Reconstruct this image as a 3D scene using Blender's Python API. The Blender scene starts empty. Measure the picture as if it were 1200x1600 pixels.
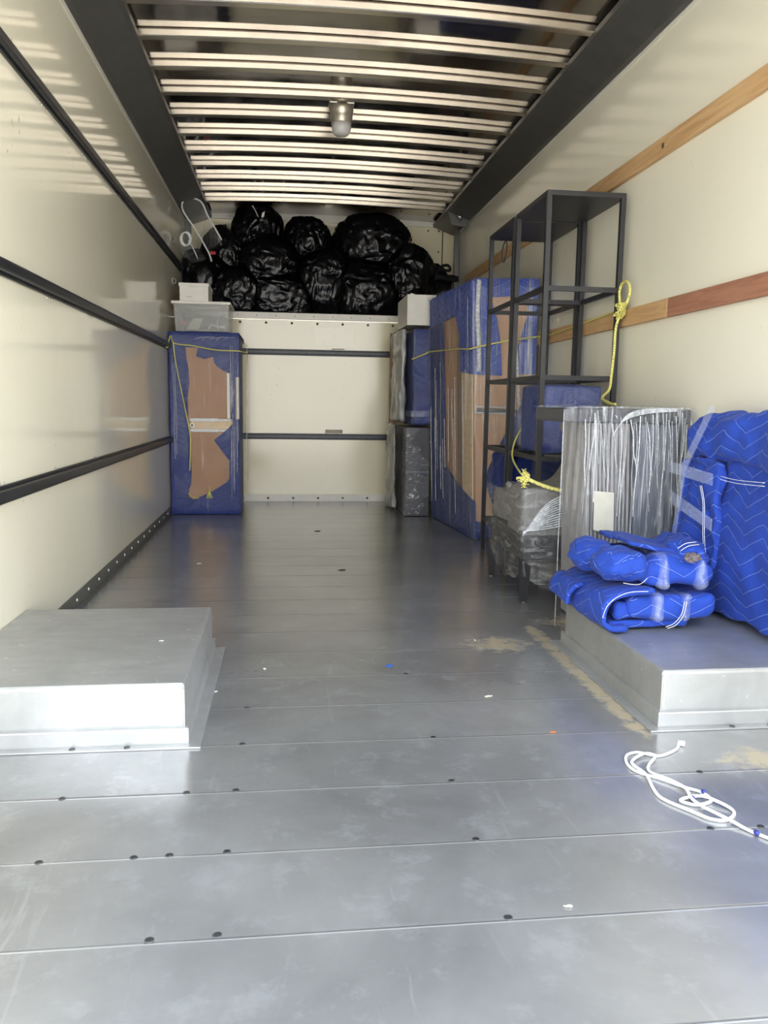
import bpy, bmesh, math, random
from mathutils import Vector, Matrix, noise
from mathutils.geometry import tessellate_polygon
random.seed(7)
sc = bpy.context.scene
COL = sc.collection
PI = math.pi

# ------------------------------------------------------------------ camera, world, lights, exposure
cam_d = bpy.data.cameras.new('camera'); cam = bpy.data.objects.new('camera', cam_d); COL.objects.link(cam)
R_ = Vector((0.99278506, -0.11896144, 0.01503347)); U_ = Vector((0.00117673, 0.13503538, 0.99084008)); F_ = Vector((0.11990181, 0.98367353, -0.1342011))
m = Matrix(((R_.x, U_.x, -F_.x, 0.85977), (R_.y, U_.y, -F_.y, 0.0), (R_.z, U_.z, -F_.z, 0.85462), (0, 0, 0, 1)))
cam.matrix_world = m
cam_d.sensor_fit = 'VERTICAL'; cam_d.sensor_height = 36.0; cam_d.sensor_width = 27.0
cam_d.lens = 1261.915 / 1600 * 36.0
cam_d.clip_start = 0.02
sc.camera = cam

w = bpy.data.worlds.new('world'); sc.world = w; w.use_nodes = True
nt = w.node_tree; nt.nodes.clear()
wo = nt.nodes.new('ShaderNodeOutputWorld'); bg = nt.nodes.new('ShaderNodeBackground')
tc = nt.nodes.new('ShaderNodeTexCoord'); sx = nt.nodes.new('ShaderNodeSeparateXYZ'); cr = nt.nodes.new('ShaderNodeValToRGB')
nt.links.new(tc.outputs['Generated'], sx.inputs[0]); nt.links.new(sx.outputs['Z'], cr.inputs[0])
cr.color_ramp.elements[0].position = 0.0; cr.color_ramp.elements[0].color = (1.0, 0.97, 0.93, 1)
cr.color_ramp.elements[1].position = 0.45; cr.color_ramp.elements[1].color = (0.74, 0.85, 1.0, 1)
nt.links.new(cr.outputs[0], bg.inputs[0]); sky_m = nt.nodes.new('ShaderNodeMath'); sky_m.operation = 'MULTIPLY_ADD'; nt.links.new(sx.outputs['X'], sky_m.inputs[0])
sky_m.inputs[1].default_value = 1.4; sky_m.inputs[2].default_value = 2.9          # brighter on the sun's side of the sky
nt.links.new(sky_m.outputs[0], bg.inputs[1])
nt.links.new(bg.outputs[0], wo.inputs[0])

sun_d = bpy.data.lights.new('sun', 'SUN'); sun_d.energy = 12.0; sun_d.angle = 0.01; sun_d.color = (1.0, 0.93, 0.82)
sun = bpy.data.objects.new('sun', sun_d); COL.objects.link(sun)
sun.rotation_euler = (math.radians(-38), math.radians(14), 0)     # shines from over the cab towards the yard behind the truck
sun.location = (0, 4, 8)

sc.view_settings.view_transform = 'Standard'; sc.view_settings.look = 'None'
sc.view_settings.exposure = 1.27; sc.view_settings.gamma = 1.0; sc.view_settings.use_curve_mapping = False
try:
    sc.cycles.max_bounces = 12; sc.cycles.diffuse_bounces = 6; sc.cycles.glossy_bounces = 5
    sc.cycles.transparent_max_bounces = 24; sc.cycles.transmission_bounces = 6
except Exception: pass

# ------------------------------------------------------------------ materials
def new_mat(name):
    mt = bpy.data.materials.new(name); mt.use_nodes = True
    n = mt.node_tree.nodes; l = mt.node_tree.links; n.clear()
    o = n.new('ShaderNodeOutputMaterial'); b = n.new('ShaderNodeBsdfPrincipled'); l.new(b.outputs[0], o.inputs[0])
    return mt, n, l, b, o
def coords(n, l, scale=(1, 1, 1), kind='Object'):
    t = n.new('ShaderNodeTexCoord'); mp = n.new('ShaderNodeMapping'); mp.inputs['Scale'].default_value = scale
    l.new(t.outputs[kind], mp.inputs[0]); return mp.outputs[0]
def noise_n(n, l, vec, scale, detail=4, rough=0.55, dist=0.0):
    t = n.new('ShaderNodeTexNoise'); t.inputs['Scale'].default_value = scale; t.inputs['Detail'].default_value = detail
    t.inputs['Roughness'].default_value = rough; t.inputs['Distortion'].default_value = dist
    l.new(vec, t.inputs['Vector']); return t.outputs[0]
def ramp(n, l, fac, stops):
    r = n.new('ShaderNodeValToRGB'); e = r.color_ramp.elements
    while len(e) < len(stops): e.new(0.5)
    for k, (p, c) in enumerate(stops):
        e[k].position = p; e[k].color = (c[0], c[1], c[2], 1) if hasattr(c, '__len__') else (c, c, c, 1)
    l.new(fac, r.inputs[0]); return r.outputs[0]
def math_n(n, l, op, a, b=None, clamp=False):
    t = n.new('ShaderNodeMath'); t.operation = op; t.use_clamp = clamp
    for k, v in enumerate((a, b)):
        if v is None: continue
        if isinstance(v, (int, float)): t.inputs[k].default_value = v
        else: l.new(v, t.inputs[k])
    return t.outputs[0]
def bump(n, l, b, h, strength=0.3, dist=0.01):
    t = n.new('ShaderNodeBump'); t.inputs['Strength'].default_value = strength; t.inputs['Distance'].default_value = dist
    l.new(h, t.inputs['Height']); l.new(t.outputs[0], b.inputs['Normal']); return t
def mixc(n, l, fac, a, b):
    t = n.new('ShaderNodeMix'); t.data_type = 'RGBA'
    if isinstance(fac, (int, float)): t.inputs[0].default_value = fac
    else: l.new(fac, t.inputs[0])
    for k, v in ((6, a), (7, b)):
        if isinstance(v, tuple): t.inputs[k].default_value = (v[0], v[1], v[2], 1)
        else: l.new(v, t.inputs[k])
    return t.outputs[2]
def simple(name, col, rough=0.5, metal=0.0, var=0.12, scale=20, bumps=0.0, spec=0.5, coat=0.0, bscale=60):
    mt, n, l, b, o = new_mat(name); v = coords(n, l)
    f = noise_n(n, l, v, scale)
    c = ramp(n, l, f, [(0.3, tuple(x * (1 - var) for x in col)), (0.7, tuple(min(1, x * (1 + var)) for x in col))])
    l.new(c, b.inputs['Base Color']); b.inputs['Roughness'].default_value = rough; b.inputs['Metallic'].default_value = metal
    b.inputs['Specular IOR Level'].default_value = spec; b.inputs['Coat Weight'].default_value = coat; b.inputs['Coat Roughness'].default_value = 0.08
    if bumps: bump(n, l, b, noise_n(n, l, v, bscale, 5), bumps, 0.004)
    return mt

def frp(name, col, rough=0.2, spec=0.6):
    mt, n, l, b, o = new_mat(name); v = coords(n, l)
    big = noise_n(n, l, v, 1.3, 3)
    c0 = ramp(n, l, big, [(0.3, tuple(x * 0.95 for x in col)), (0.7, col)])
    # small dark scuffs and flecks
    vs = coords(n, l, (1, 1, 0.45)); fl = noise_n(n, l, vs, 48, 2, 0.5, 0.8)
    sc_ = ramp(n, l, fl, [(0.72, 0.0), (0.75, 0.9)])
    gate = ramp(n, l, noise_n(n, l, v, 2.3, 2), [(0.5, 0.0), (0.62, 0.75)])
    c1 = mixc(n, l, math_n(n, l, 'MULTIPLY', sc_, gate), c0, (0.16, 0.14, 0.12))
    l.new(c1, b.inputs['Base Color'])
    rr = ramp(n, l, noise_n(n, l, v, 7, 4), [(0.3, rough * 0.93), (0.75, rough * 1.1)])
    l.new(rr, b.inputs['Roughness']); b.inputs['Specular IOR Level'].default_value = spec
    vw = coords(n, l, (1, 1, 0.5))
    bump(n, l, b, noise_n(n, l, vw, 5.5, 2, 0.4), 0.045, 0.02)
    return mt
M = {}
M['wall'] = frp('cream_panel', (0.84, 0.79, 0.62), 0.085, 0.65)
M['wall_right'] = frp('cream_panel_dull', (0.83, 0.79, 0.65), 0.17, 0.5)
M['bulk'] = frp('cream_bulkhead', (0.80, 0.735, 0.52), 0.13, 0.6)
M['white_metal'] = simple('painted_white_metal', (0.78, 0.75, 0.66), 0.35, 0, 0.05, 12)
M['black_steel'] = simple('black_steel', (0.028, 0.029, 0.033), 0.38, 0.3, 0.3, 30)
M['beam'] = simple('grey_brushed_rail', (0.115, 0.113, 0.106), 0.42, 0.55, 0.12, 6, 0.03)
M['rivet'] = simple('rivet_metal', (0.55, 0.52, 0.46), 0.35, 0.8, 0.1)
M['rivet_dark'] = simple('rivet_dark', (0.13, 0.10, 0.07), 0.45, 0.6, 0.1)
M['bolt'] = simple('floor_bolt', (0.10, 0.10, 0.10), 0.45, 0.8, 0.2)
M['rib'] = simple('bright_steel_roof_bow', (0.60, 0.55, 0.47), 0.22, 0.95, 0.08, 8)
M['shelf'] = simple('black_powder_coat', (0.022, 0.022, 0.024), 0.45, 0.1, 0.15)
M['cardboard'] = simple('fibreboard', (0.38, 0.20, 0.10), 0.75, 0, 0.07, 9)
M['cardboard_light'] = simple('fibreboard_light', (0.50, 0.29, 0.16), 0.7, 0, 0.06, 9)
M['white_board'] = simple('white_board', (0.80, 0.77, 0.70), 0.5, 0, 0.04)
M['paper'] = simple('paper', (0.52, 0.50, 0.42), 0.7, 0, 0.05)
M['slide'] = simple('steel_slide', (0.36, 0.36, 0.34), 0.45, 0.6, 0.1)
M['rope_white'] = simple('white_cord', (0.85, 0.85, 0.84), 0.6, 0, 0.05)
M['dark_board'] = simple('charcoal_board', (0.045, 0.045, 0.055), 0.4, 0, 0.15)
M['dark_mid'] = simple('slate_panel', (0.09, 0.105, 0.14), 0.42, 0, 0.12)
M['slat'] = simple('slat_grey', (0.26, 0.25, 0.25), 0.35, 0, 0.15)
M['red'] = simple('red_plastic', (0.55, 0.03, 0.04), 0.4)
M['orange'] = simple('dry_leaf_orange', (0.50, 0.17, 0.05), 0.6, 0, 0.3)
M['darkleaf'] = simple('dark_leaf', (0.045, 0.035, 0.025), 0.7, 0, 0.3)
M['bluetape'] = simple('blue_tape', (0.02, 0.12, 0.55), 0.4)
M['chip'] = simple('pale_chip', (0.62, 0.58, 0.46), 0.7)
M['ground'] = simple('concrete_yard', (0.50, 0.48, 0.44), 0.9, 0, 0.1, 3)
M['outer'] = simple('truck_outer_skin', (0.7, 0.7, 0.7), 0.5)

def wood(name, col, dark):
    mt, n, l, b, o = new_mat(name); v = coords(n, l, (14, 1.1, 14))
    f = noise_n(n, l, v, 3.0, 6, 0.6, 0.8)
    l.new(ramp(n, l, f, [(0.32, dark), (0.62, col)]), b.inputs['Base Color']); b.inputs['Roughness'].default_value = 0.6
    bump(n, l, b, f, 0.12, 0.004); return mt
M['pine'] = wood('pine_rail', (0.62, 0.40, 0.20), (0.50, 0.29, 0.13))
M['redwood'] = wood('red_brown_rail', (0.40, 0.19, 0.115), (0.28, 0.12, 0.07))
M['paleboard'] = wood('pale_timber', (0.74, 0.56, 0.34), (0.64, 0.45, 0.25))

def floor_mat():
    mt, n, l, b, o = new_mat('aluminium_floor')
    t = n.new('ShaderNodeTexCoord'); s = n.new('ShaderNodeSeparateXYZ'); l.new(t.outputs['Object'], s.inputs[0])
    X, Y = s.outputs['X'], s.outputs['Y']
    # plank joints every 0.2475 m across the truck
    fr = math_n(n, l, 'FRACT', math_n(n, l, 'DIVIDE', math_n(n, l, 'SUBTRACT', Y, 1.2065 - 0.2475 * 6), 0.2475))
    line = ramp(n, l, fr, [(0.0, 1.0), (0.011, 1.0), (0.016, 0.0), (0.99, 0.0)])
    dark = ramp(n, l, fr, [(0.0, 0.0), (0.014, 0.0), (0.022, 1.0), (0.04, 0.0)])
    v = coords(n, l, (1, 1, 1)); vl = coords(n, l, (0.7, 2.0, 1)); vx = coords(n, l, (7, 0.8, 1))
    n1 = noise_n(n, l, v, 2.2, 6, 0.62, 0.3); n2 = noise_n(n, l, vl, 6, 4); n3 = noise_n(n, l, vx, 3, 5, 0.6, 1.2)
    base = ramp(n, l, n1, [(0.25, (0.27, 0.266, 0.262)), (0.5, (0.37, 0.365, 0.358)), (0.75, (0.49, 0.485, 0.475))])
    scr = ramp(n, l, n3, [(0.62, 0.0), (0.72, 0.35)])
    base = mixc(n, l, scr, base, (0.55, 0.55, 0.55))
    blot = ramp(n, l, noise_n(n, l, v, 9, 5, 0.7), [(0.54, 0.0), (0.66, 0.45)])
    base = mixc(n, l, blot, base, (0.52, 0.52, 0.53))
    # dirt flecks
    fl = ramp(n, l, noise_n(n, l, coords(n, l, (0.8, 1.5, 1)), 60, 2, 0.5), [(0.80, 0.0), (0.82, 0.35)])
    base = mixc(n, l, fl, base, (0.07, 0.06, 0.05))
    # old sealant smears beside the kerb-side wheel box
    def band(v_, c, wdt):
        return math_n(n, l, 'SUBTRACT', 1.0, math_n(n, l, 'DIVIDE', math_n(n, l, 'ABSOLUTE', math_n(n, l, 'SUBTRACT', v_, c)), wdt), True)
    s1 = math_n(n, l, 'MULTIPLY', band(X, 1.795, 0.06), ramp(n, l, band(Y, 2.45, 0.62), [(0.0, 0.0), (0.25, 1.0)]))
    s2 = math_n(n, l, 'MULTIPLY', band(X, 1.62, 0.24), band(Y, 2.74, 0.20))
    s3 = math_n(n, l, 'MULTIPLY', band(X, 2.02, 0.24), band(Y, 1.76, 0.13))
    s4 = math_n(n, l, 'MULTIPLY', band(X, 1.98, 0.28), band(Y, 3.02, 0.16))
    sm = math_n(n, l, 'MAXIMUM', math_n(n, l, 'MAXIMUM', s1, s2), math_n(n, l, 'MAXIMUM', s3, s4))
    nn = noise_n(n, l, v, 22, 5, 0.7)
    smf = ramp(n, l, math_n(n, l, 'MULTIPLY', math_n(n, l, 'ADD', sm, 0.25), nn), [(0.33, 0.0), (0.52, 0.75)])
    base = mixc(n, l, smf, base, (0.50, 0.40, 0.24))
    base = mixc(n, l, math_n(n, l, 'MULTIPLY', line, 0.75), base, (0.74, 0.73, 0.71))
    base = mixc(n, l, math_n(n, l, 'MULTIPLY', dark, 0.75), base, (0.13, 0.13, 0.13))
    l.new(base, b.inputs['Base Color'])
    l.new(math_n(n, l, 'SUBTRACT', 0.62, math_n(n, l, 'MULTIPLY', smf, 0.55)), b.inputs['Metallic'])
    l.new(ramp(n, l, math_n(n, l, 'ADD', math_n(n, l, 'MULTIPLY', n1, 0.6), math_n(n, l, 'MULTIPLY', n2, 0.4)), [(0.3, 0.225), (0.7, 0.248)]), b.inputs['Roughness'])
    h = math_n(n, l, 'SUBTRACT', math_n(n, l, 'MULTIPLY', noise_n(n, l, v, 3.0, 1), 0.3), dark)
    bump(n, l, b, h, 0.35, 0.003)
    return mt
M['floor'] = floor_mat()

def well_mat():
    mt, n, l, b, o = new_mat('galvanised_wheel_box'); v = coords(n, l); vx = coords(n, l, (1, 5, 4))
    n1 = noise_n(n, l, v, 5, 6, 0.65, 0.4); n2 = noise_n(n, l, vx, 7, 4)
    c = ramp(n, l, n1, [(0.3, (0.39, 0.392, 0.382)), (0.7, (0.51, 0.51, 0.50))])
    fl = ramp(n, l, noise_n(n, l, v, 34, 3, 0.6, 0.5), [(0.66, 0.0), (0.72, 0.6)])
    c = mixc(n, l, fl, c, (0.70, 0.70, 0.69))
    l.new(c, b.inputs['Base Color']); b.inputs['Metallic'].default_value = 0.6
    l.new(ramp(n, l, n2, [(0.3, 0.32), (0.7, 0.46)]), b.inputs['Roughness'])
    bump(n, l, b, n2, 0.08, 0.004); return mt
M['well'] = well_mat()

def ceil_mat():
    mt, n, l, b, o = new_mat('polished_roof_skin'); v = coords(n, l, (1, 1.6, 1))
    n1 = noise_n(n, l, v, 1.6, 3, 0.5, 0.5)
    l.new(ramp(n, l, n1, [(0.3, (0.22, 0.20, 0.185)), (0.7, (0.34, 0.31, 0.28))]), b.inputs['Base Color'])
    b.inputs['Metallic'].default_value = 0.95
    l.new(ramp(n, l, noise_n(n, l, v, 6, 3), [(0.3, 0.05), (0.7, 0.11)]), b.inputs['Roughness'])
    bump(n, l, b, noise_n(n, l, v, 3.0, 2, 0.4), 0.06, 0.02); return mt
M['ceiling'] = ceil_mat()

def blanket_mat(name, col, stitch=(0.30, 0.42, 0.85), kind='UV', S=0.045, A=0.055, P=0.11):
    mt, n, l, b, o = new_mat(name)
    t = n.new('ShaderNodeTexCoord'); s = n.new('ShaderNodeSeparateXYZ'); l.new(t.outputs[kind], s.inputs[0])
    wob = math_n(n, l, 'MULTIPLY', math_n(n, l, 'SUBTRACT', noise_n(n, l, coords(n, l), 7, 2), 0.5), 0.05)
    zz = math_n(n, l, 'PINGPONG', math_n(n, l, 'ADD', s.outputs['X'], wob), P)
    vv = math_n(n, l, 'ADD', math_n(n, l, 'SUBTRACT', s.outputs['Y'], wob), math_n(n, l, 'MULTIPLY', zz, A / P * 1.0))
    fr = math_n(n, l, 'FRACT', math_n(n, l, 'DIVIDE', vv, S))
    d = math_n(n, l, 'ABSOLUTE', math_n(n, l, 'SUBTRACT', fr, 0.5))          # 0 at stitch
    line = ramp(n, l, d, [(0.0, 1.0), (0.010, 1.0), (0.022, 0.0)])
    v = coords(n, l); nf = noise_n(n, l, v, 240, 2); nb = noise_n(n, l, v, 9, 4, 0.6, 0.6)
    c = ramp(n, l, nb, [(0.3, tuple(x * 0.85 for x in col)), (0.7, tuple(x * 1.12 for x in col))])
    c = mixc(n, l, math_n(n, l, 'MULTIPLY', line, 0.75), c, stitch)
    l.new(c, b.inputs['Base Color']); b.inputs['Roughness'].default_value = 0.85
    b.inputs['Sheen Weight'].default_value = 0.05; b.inputs['Sheen Roughness'].default_value = 0.4
    q = ramp(n, l, d, [(0.0, 0.0), (0.12, 0.75), (0.5, 1.0)])
    h = math_n(n, l, 'ADD', math_n(n, l, 'MULTIPLY', q, 0.5), math_n(n, l, 'ADD', math_n(n, l, 'MULTIPLY', nb, 1.6), math_n(n, l, 'MULTIPLY', nf, 0.05)))
    bump(n, l, b, h, 0.55, 0.008); return mt
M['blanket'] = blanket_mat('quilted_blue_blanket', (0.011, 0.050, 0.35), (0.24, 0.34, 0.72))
M['blanket_shaded'] = blanket_mat('shaded_blue_blanket', (0.009, 0.027, 0.17), (0.012, 0.035, 0.21))  # same blue as the near blanket; shade and film painted in as darker tone

def film_mat(name, stretch, base_a=0.10, streak_a=0.75, lo=0.56, hi=0.70, scale=6.0, rough=0.12, tint=(0.88, 0.90, 0.92), bs=0.6):
    """clear stretch film: mostly see-through, with whitish gathered streaks and glossy wrinkles"""
    mt, n, l, b, o = new_mat(name)
    v = coords(n, l, stretch)
    s1 = noise_n(n, l, v, scale, 5, 0.62, 0.7); s2 = noise_n(n, l, v, scale * 2.7, 4, 0.6, 1.0)
    st = math_n(n, l, 'MAXIMUM', ramp(n, l, s1, [(lo, 0.0), (hi, 1.0)]), math_n(n, l, 'MULTIPLY', ramp(n, l, s2, [(lo + 0.03, 0.0), (hi, 1.0)]), 0.8))
    a = math_n(n, l, 'ADD', base_a, math_n(n, l, 'MULTIPLY', st, streak_a), True)
    b.inputs['Base Color'].default_value = (*tint, 1); b.inputs['Roughness'].default_value = rough
    b.inputs['Specular IOR Level'].default_value = 0.8; b.inputs['Coat Weight'].default_value = 0.6; b.inputs['Coat Roughness'].default_value = 0.06
    bump(n, l, b, math_n(n, l, 'ADD', s1, math_n(n, l, 'MULTIPLY', s2, 0.6)), bs, 0.02)
    tr = n.new('ShaderNodeBsdfTransparent'); gl = n.new('ShaderNodeBsdfGlossy'); gl.inputs['Roughness'].default_value = 0.10
    gl.inputs['Color'].default_value = (0.9, 0.92, 0.95, 1)
    bt = n.new('ShaderNodeBump'); bt.inputs['Strength'].default_value = bs; bt.inputs['Distance'].default_value = 0.02
    l.new(math_n(n, l, 'ADD', s1, math_n(n, l, 'MULTIPLY', s2, 0.6)), bt.inputs['Height']); l.new(bt.outputs[0], gl.inputs['Normal'])
    m0 = n.new('ShaderNodeMixShader'); m0.inputs[0].default_value = 0.032; l.new(tr.outputs[0], m0.inputs[1]); l.new(gl.outputs[0], m0.inputs[2])
    mx = n.new('ShaderNodeMixShader'); l.new(a, mx.inputs[0]); l.new(m0.outputs[0], mx.inputs[1]); l.new(b.outputs[0], mx.inputs[2])
    l.new(mx.outputs[0], o.inputs[0]); return mt
M['film'] = film_mat('stretch_film', (6, 6, 0.3), 0.02, 0.40, 0.60, 0.80)
M['film_thick'] = film_mat('stretch_film_thick', (9, 9, 0.45), 0.03, 0.65, 0.52, 0.76, 6.0, 0.16)
M['film_streak'] = film_mat('streaky_film', (9, 9, 0.22), 0.03, 0.42, 0.50, 0.72, 5.0, 0.14, (0.80, 0.82, 0.84), 0.5)
M['film_clear'] = film_mat('clear_film', (5, 5, 0.5), 0.0, 0.28, 0.60, 0.75, 6.0, 0.1, (0.88, 0.9, 0.92), 0.25)
M['film_glint'] = film_mat('gathered_glint_film', (8, 8, 8), 0.42, 0.5, 0.45, 0.7)  # whiter film, for gathers and for painted highlights along the wrinkles
M['film_diag'] = film_mat('stretch_film_crumpled', (1.6, 1.6, 6.0), 0.07, 0.55, 0.52, 0.76, 5.0, 0.16, (0.66, 0.65, 0.63), 0.35)
M['film_light'] = film_mat('stretch_film_light', (4, 4, 0.6), 0.03, 0.35, 0.6, 0.75)
M['tape'] = film_mat('clear_packing_tape', (1.5, 1.5, 1.5), 0.16, 0.35, 0.60, 0.80, 4.0, 0.12, (0.62, 0.70, 0.95), 0.25)

def bag_mat():
    mt, n, l, b, o = new_mat('black_bin_liner'); v = coords(n, l)
    b.inputs['Base Color'].default_value = (0.003, 0.003, 0.004, 1); b.inputs['Roughness'].default_value = 0.24
    b.inputs['Specular IOR Level'].default_value = 0.30
    vv = n.new('ShaderNodeTexVoronoi'); vv.feature = 'DISTANCE_TO_EDGE'; vv.inputs['Scale'].default_value = 6
    d = noise_n(n, l, v, 4, 3); mp = n.new('ShaderNodeMix'); mp.data_type = 'RGBA'; mp.inputs[0].default_value = 0.35
    l.new(v, mp.inputs[6]); t = n.new('ShaderNodeTexNoise'); t.inputs['Scale'].default_value = 5; l.new(v, t.inputs['Vector']); l.new(t.outputs[1], mp.inputs[7])
    l.new(mp.outputs[2], vv.inputs['Vector'])
    n2 = noise_n(n, l, coords(n, l, (1, 1, 0.5)), 8, 3, 0.5, 1.8)
    h = math_n(n, l, 'ADD', math_n(n, l, 'MULTIPLY', vv.outputs['Distance'], 1.2), n2)
    bump(n, l, b, h, 0.24, 0.03); return mt
M['bag'] = bag_mat()
M['bag_fabric'] = simple('black_cloth', (0.008, 0.008, 0.009), 0.7, 0, 0.3, 30, 0.3, 0.2)

def rope_mat(name, a, c):
    mt, n, l, b, o = new_mat(name); v = coords(n, l)
    t = n.new('ShaderNodeTexWave'); t.inputs['Scale'].default_value = 55; t.inputs['Distortion'].default_value = 2.5; t.bands_direction = 'DIAGONAL'; l.new(v, t.inputs['Vector'])
    l.new(ramp(n, l, t.outputs[1], [(0.2, a), (0.6, c)]), b.inputs['Base Color']); b.inputs['Roughness'].default_value = 0.55
    bump(n, l, b, t.outputs[1], 0.6, 0.002); return mt
M['rope'] = rope_mat('yellow_poly_rope', (0.48, 0.42, 0.10), (0.88, 0.84, 0.26))
M['upholstery'] = simple('taupe_upholstery', (0.17, 0.16, 0.15), 0.85, 0, 0.1, 30, 0.2)
M['grey_wrap'] = film_mat('cloudy_foam_wrap', (3, 3, 1.2), 0.72, 0.28, 0.45, 0.7, 6.0, 0.35, (0.36, 0.36, 0.34))
def tote_mat():
    mt, n, l, b, o = new_mat('frosted_tote_plastic')
    b.inputs['Base Color'].default_value = (0.60, 0.60, 0.56, 1); b.inputs['Roughness'].default_value = 0.25
    tr = n.new('ShaderNodeBsdfTransparent'); mx = n.new('ShaderNodeMixShader'); mx.inputs[0].default_value = 0.34
    l.new(tr.outputs[0], mx.inputs[1]); l.new(b.outputs[0], mx.inputs[2]); l.new(mx.outputs[0], o.inputs[0]); return mt
M['tote'] = tote_mat()
def lens_mat():
    mt, n, l, b, o = new_mat('frosted_lamp_lens'); b.inputs['Base Color'].default_value = (0.62, 0.60, 0.58, 1); b.inputs['Roughness'].default_value = 0.3
    b.inputs['Transmission Weight'].default_value = 0.25; return mt
M['lens'] = lens_mat()

# ------------------------------------------------------------------ mesh helpers
def B(): return bmesh.new()
def add_box(bm, x0, x1, y0, y1, z0, z1, bev=0.0, seg=2):
    r = bmesh.ops.create_cube(bm, size=1.0)
    for v in r['verts']: v.co = Vector(((x0 + x1) / 2 + v.co.x * (x1 - x0), (y0 + y1) / 2 + v.co.y * (y1 - y0), (z0 + z1) / 2 + v.co.z * (z1 - z0)))
    if bev:
        es = list({e for v in r['verts'] for e in v.link_edges})
        bmesh.ops.bevel(bm, geom=es, offset=bev, segments=seg, affect='EDGES', profile=0.6)
def add_hexa(bm, c8):
    """c8: bottom 4 (ccw) then top 4 corners"""
    vs = [bm.verts.new(c) for c in c8]
    for f in ((3, 2, 1, 0), (4, 5, 6, 7), (0, 1, 5, 4), (1, 2, 6, 5), (2, 3, 7, 6), (3, 0, 4, 7)): bm.faces.new([vs[i] for i in f])
    return vs
def fbm(p, s, o=3):
    a, t, q = 1.0, 0.0, Vector(p) * s
    for k in range(o): t += a * noise.noise(q); a *= 0.5; q = q * 2.03 + Vector((3.1, 7.7, 1.3))
    return t
def puff(bm, x0, x1, y0, y1, z0, z1, r=0.03, n=(16, 16, 8), amp=0.01, ns=6.0, seed=0.0, warp=None, flat_bottom=True):
    """rounded soft box with noise, optional warp(point) -> point"""
    c = Vector(((x0 + x1) / 2, (y0 + y1) / 2, (z0 + z1) / 2)); h = Vector(((x1 - x0) / 2, (y1 - y0) / 2, (z1 - z0) / 2))
    r = min(r, h.x * .98, h.y * .98, h.z * .98); inner = h - Vector((r, r, r))
    start = len(bm.verts); cache = {}
    def vert(i, j, k):
        key = (i, j, k)
        if key in cache: return cache[key]
        p = Vector((-h.x + 2 * h.x * i / n[0], -h.y + 2 * h.y * j / n[1], -h.z + 2 * h.z * k / n[2]))
        q = Vector((max(-inner.x, min(inner.x, p.x)), max(-inner.y, min(inner.y, p.y)), max(-inner.z, min(inner.z, p.z))))
        d = p - q
        nrm = d.normalized() if d.length > 1e-9 else Vector((0, 0, 1))
        pp = q + nrm * r
        w_ = c + pp; off = fbm(w_ + Vector((seed, seed * 1.7, seed * .3)), ns) * amp
        w2 = w_ + nrm * (off - amp * 0.5)
        if warp: w2 = warp(w2)
        if flat_bottom and w2.z < z0: w2.z = z0
        cache[key] = bm.verts.new(w2); return cache[key]
    for a, b_, cst in ((0, 1, 2), (0, 2, 1), (1, 2, 0)):
        for side in (0, n[cst]):
            for i in range(n[a]):
                for j in range(n[b_]):
                    def K(ii, jj):
                        t = [0, 0, 0]; t[a] = ii; t[b_] = jj; t[cst] = side; return tuple(t)
                    vs = [vert(*K(i, j)), vert(*K(i + 1, j)), vert(*K(i + 1, j + 1)), vert(*K(i, j + 1))]
                    flip = (side == 0) ^ (cst == 1)
                    if flip: vs.reverse()
                    try: bm.faces.new(vs)
                    except ValueError: pass
def catmull(pts, sub=6, closed=False):
    P = [Vector(p) for p in pts]; out = []; N = len(P)
    rng = N if closed else N - 1
    for i in range(rng):
        p0 = P[(i - 1) % N] if (closed or i > 0) else P[0]; p1 = P[i]; p2 = P[(i + 1) % N]; p3 = P[(i + 2) % N] if (closed or i + 2 < N) else P[-1]
        for k in range(sub):
            t = k / sub
            out.append(0.5 * ((2 * p1) + (-p0 + p2) * t + (2 * p0 - 5 * p1 + 4 * p2 - p3) * t * t + (-p0 + 3 * p1 - 3 * p2 + p3) * t ** 3))
    if not closed: out.append(P[-1])
    return out
def tube(bm, pts, r, seg=8, closed=False, sub=6, smooth=True, twist=0.0):
    P = catmull(pts, sub, closed) if smooth else [Vector(p) for p in pts]
    N = len(P); rings = []; up = Vector((0, 0, 1)); prev = None
    for i in range(N):
        t = (P[(i + 1) % N] - P[i - 1]) if (closed or 0 < i < N - 1) else (P[1] - P[0] if i == 0 else P[-1] - P[-2])
        if t.length < 1e-9: t = Vector((0, 0, 1))
        t.normalize()
        if prev is None:
            a = t.cross(up)
            if a.length < .1: a = t.cross(Vector((1, 0, 0)))
        else: a = prev - t * prev.dot(t)
        if a.length < 1e-6: a = t.orthogonal()
        a.normalize(); b_ = t.cross(a); prev = a
        rings.append([bm.verts.new(P[i] + (a * math.cos(2 * PI * k / seg + twist * i) + b_ * math.sin(2 * PI * k / seg + twist * i)) * r) for k in range(seg)])
    for i in range(N if closed else N - 1):
        A_, B_ = rings[i], rings[(i + 1) % N]
        for k in range(seg): bm.faces.new((A_[k], A_[(k + 1) % seg], B_[(k + 1) % seg], B_[k]))
    if not closed:
        bm.faces.new(list(reversed(rings[0]))); bm.faces.new(rings[-1])
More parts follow.
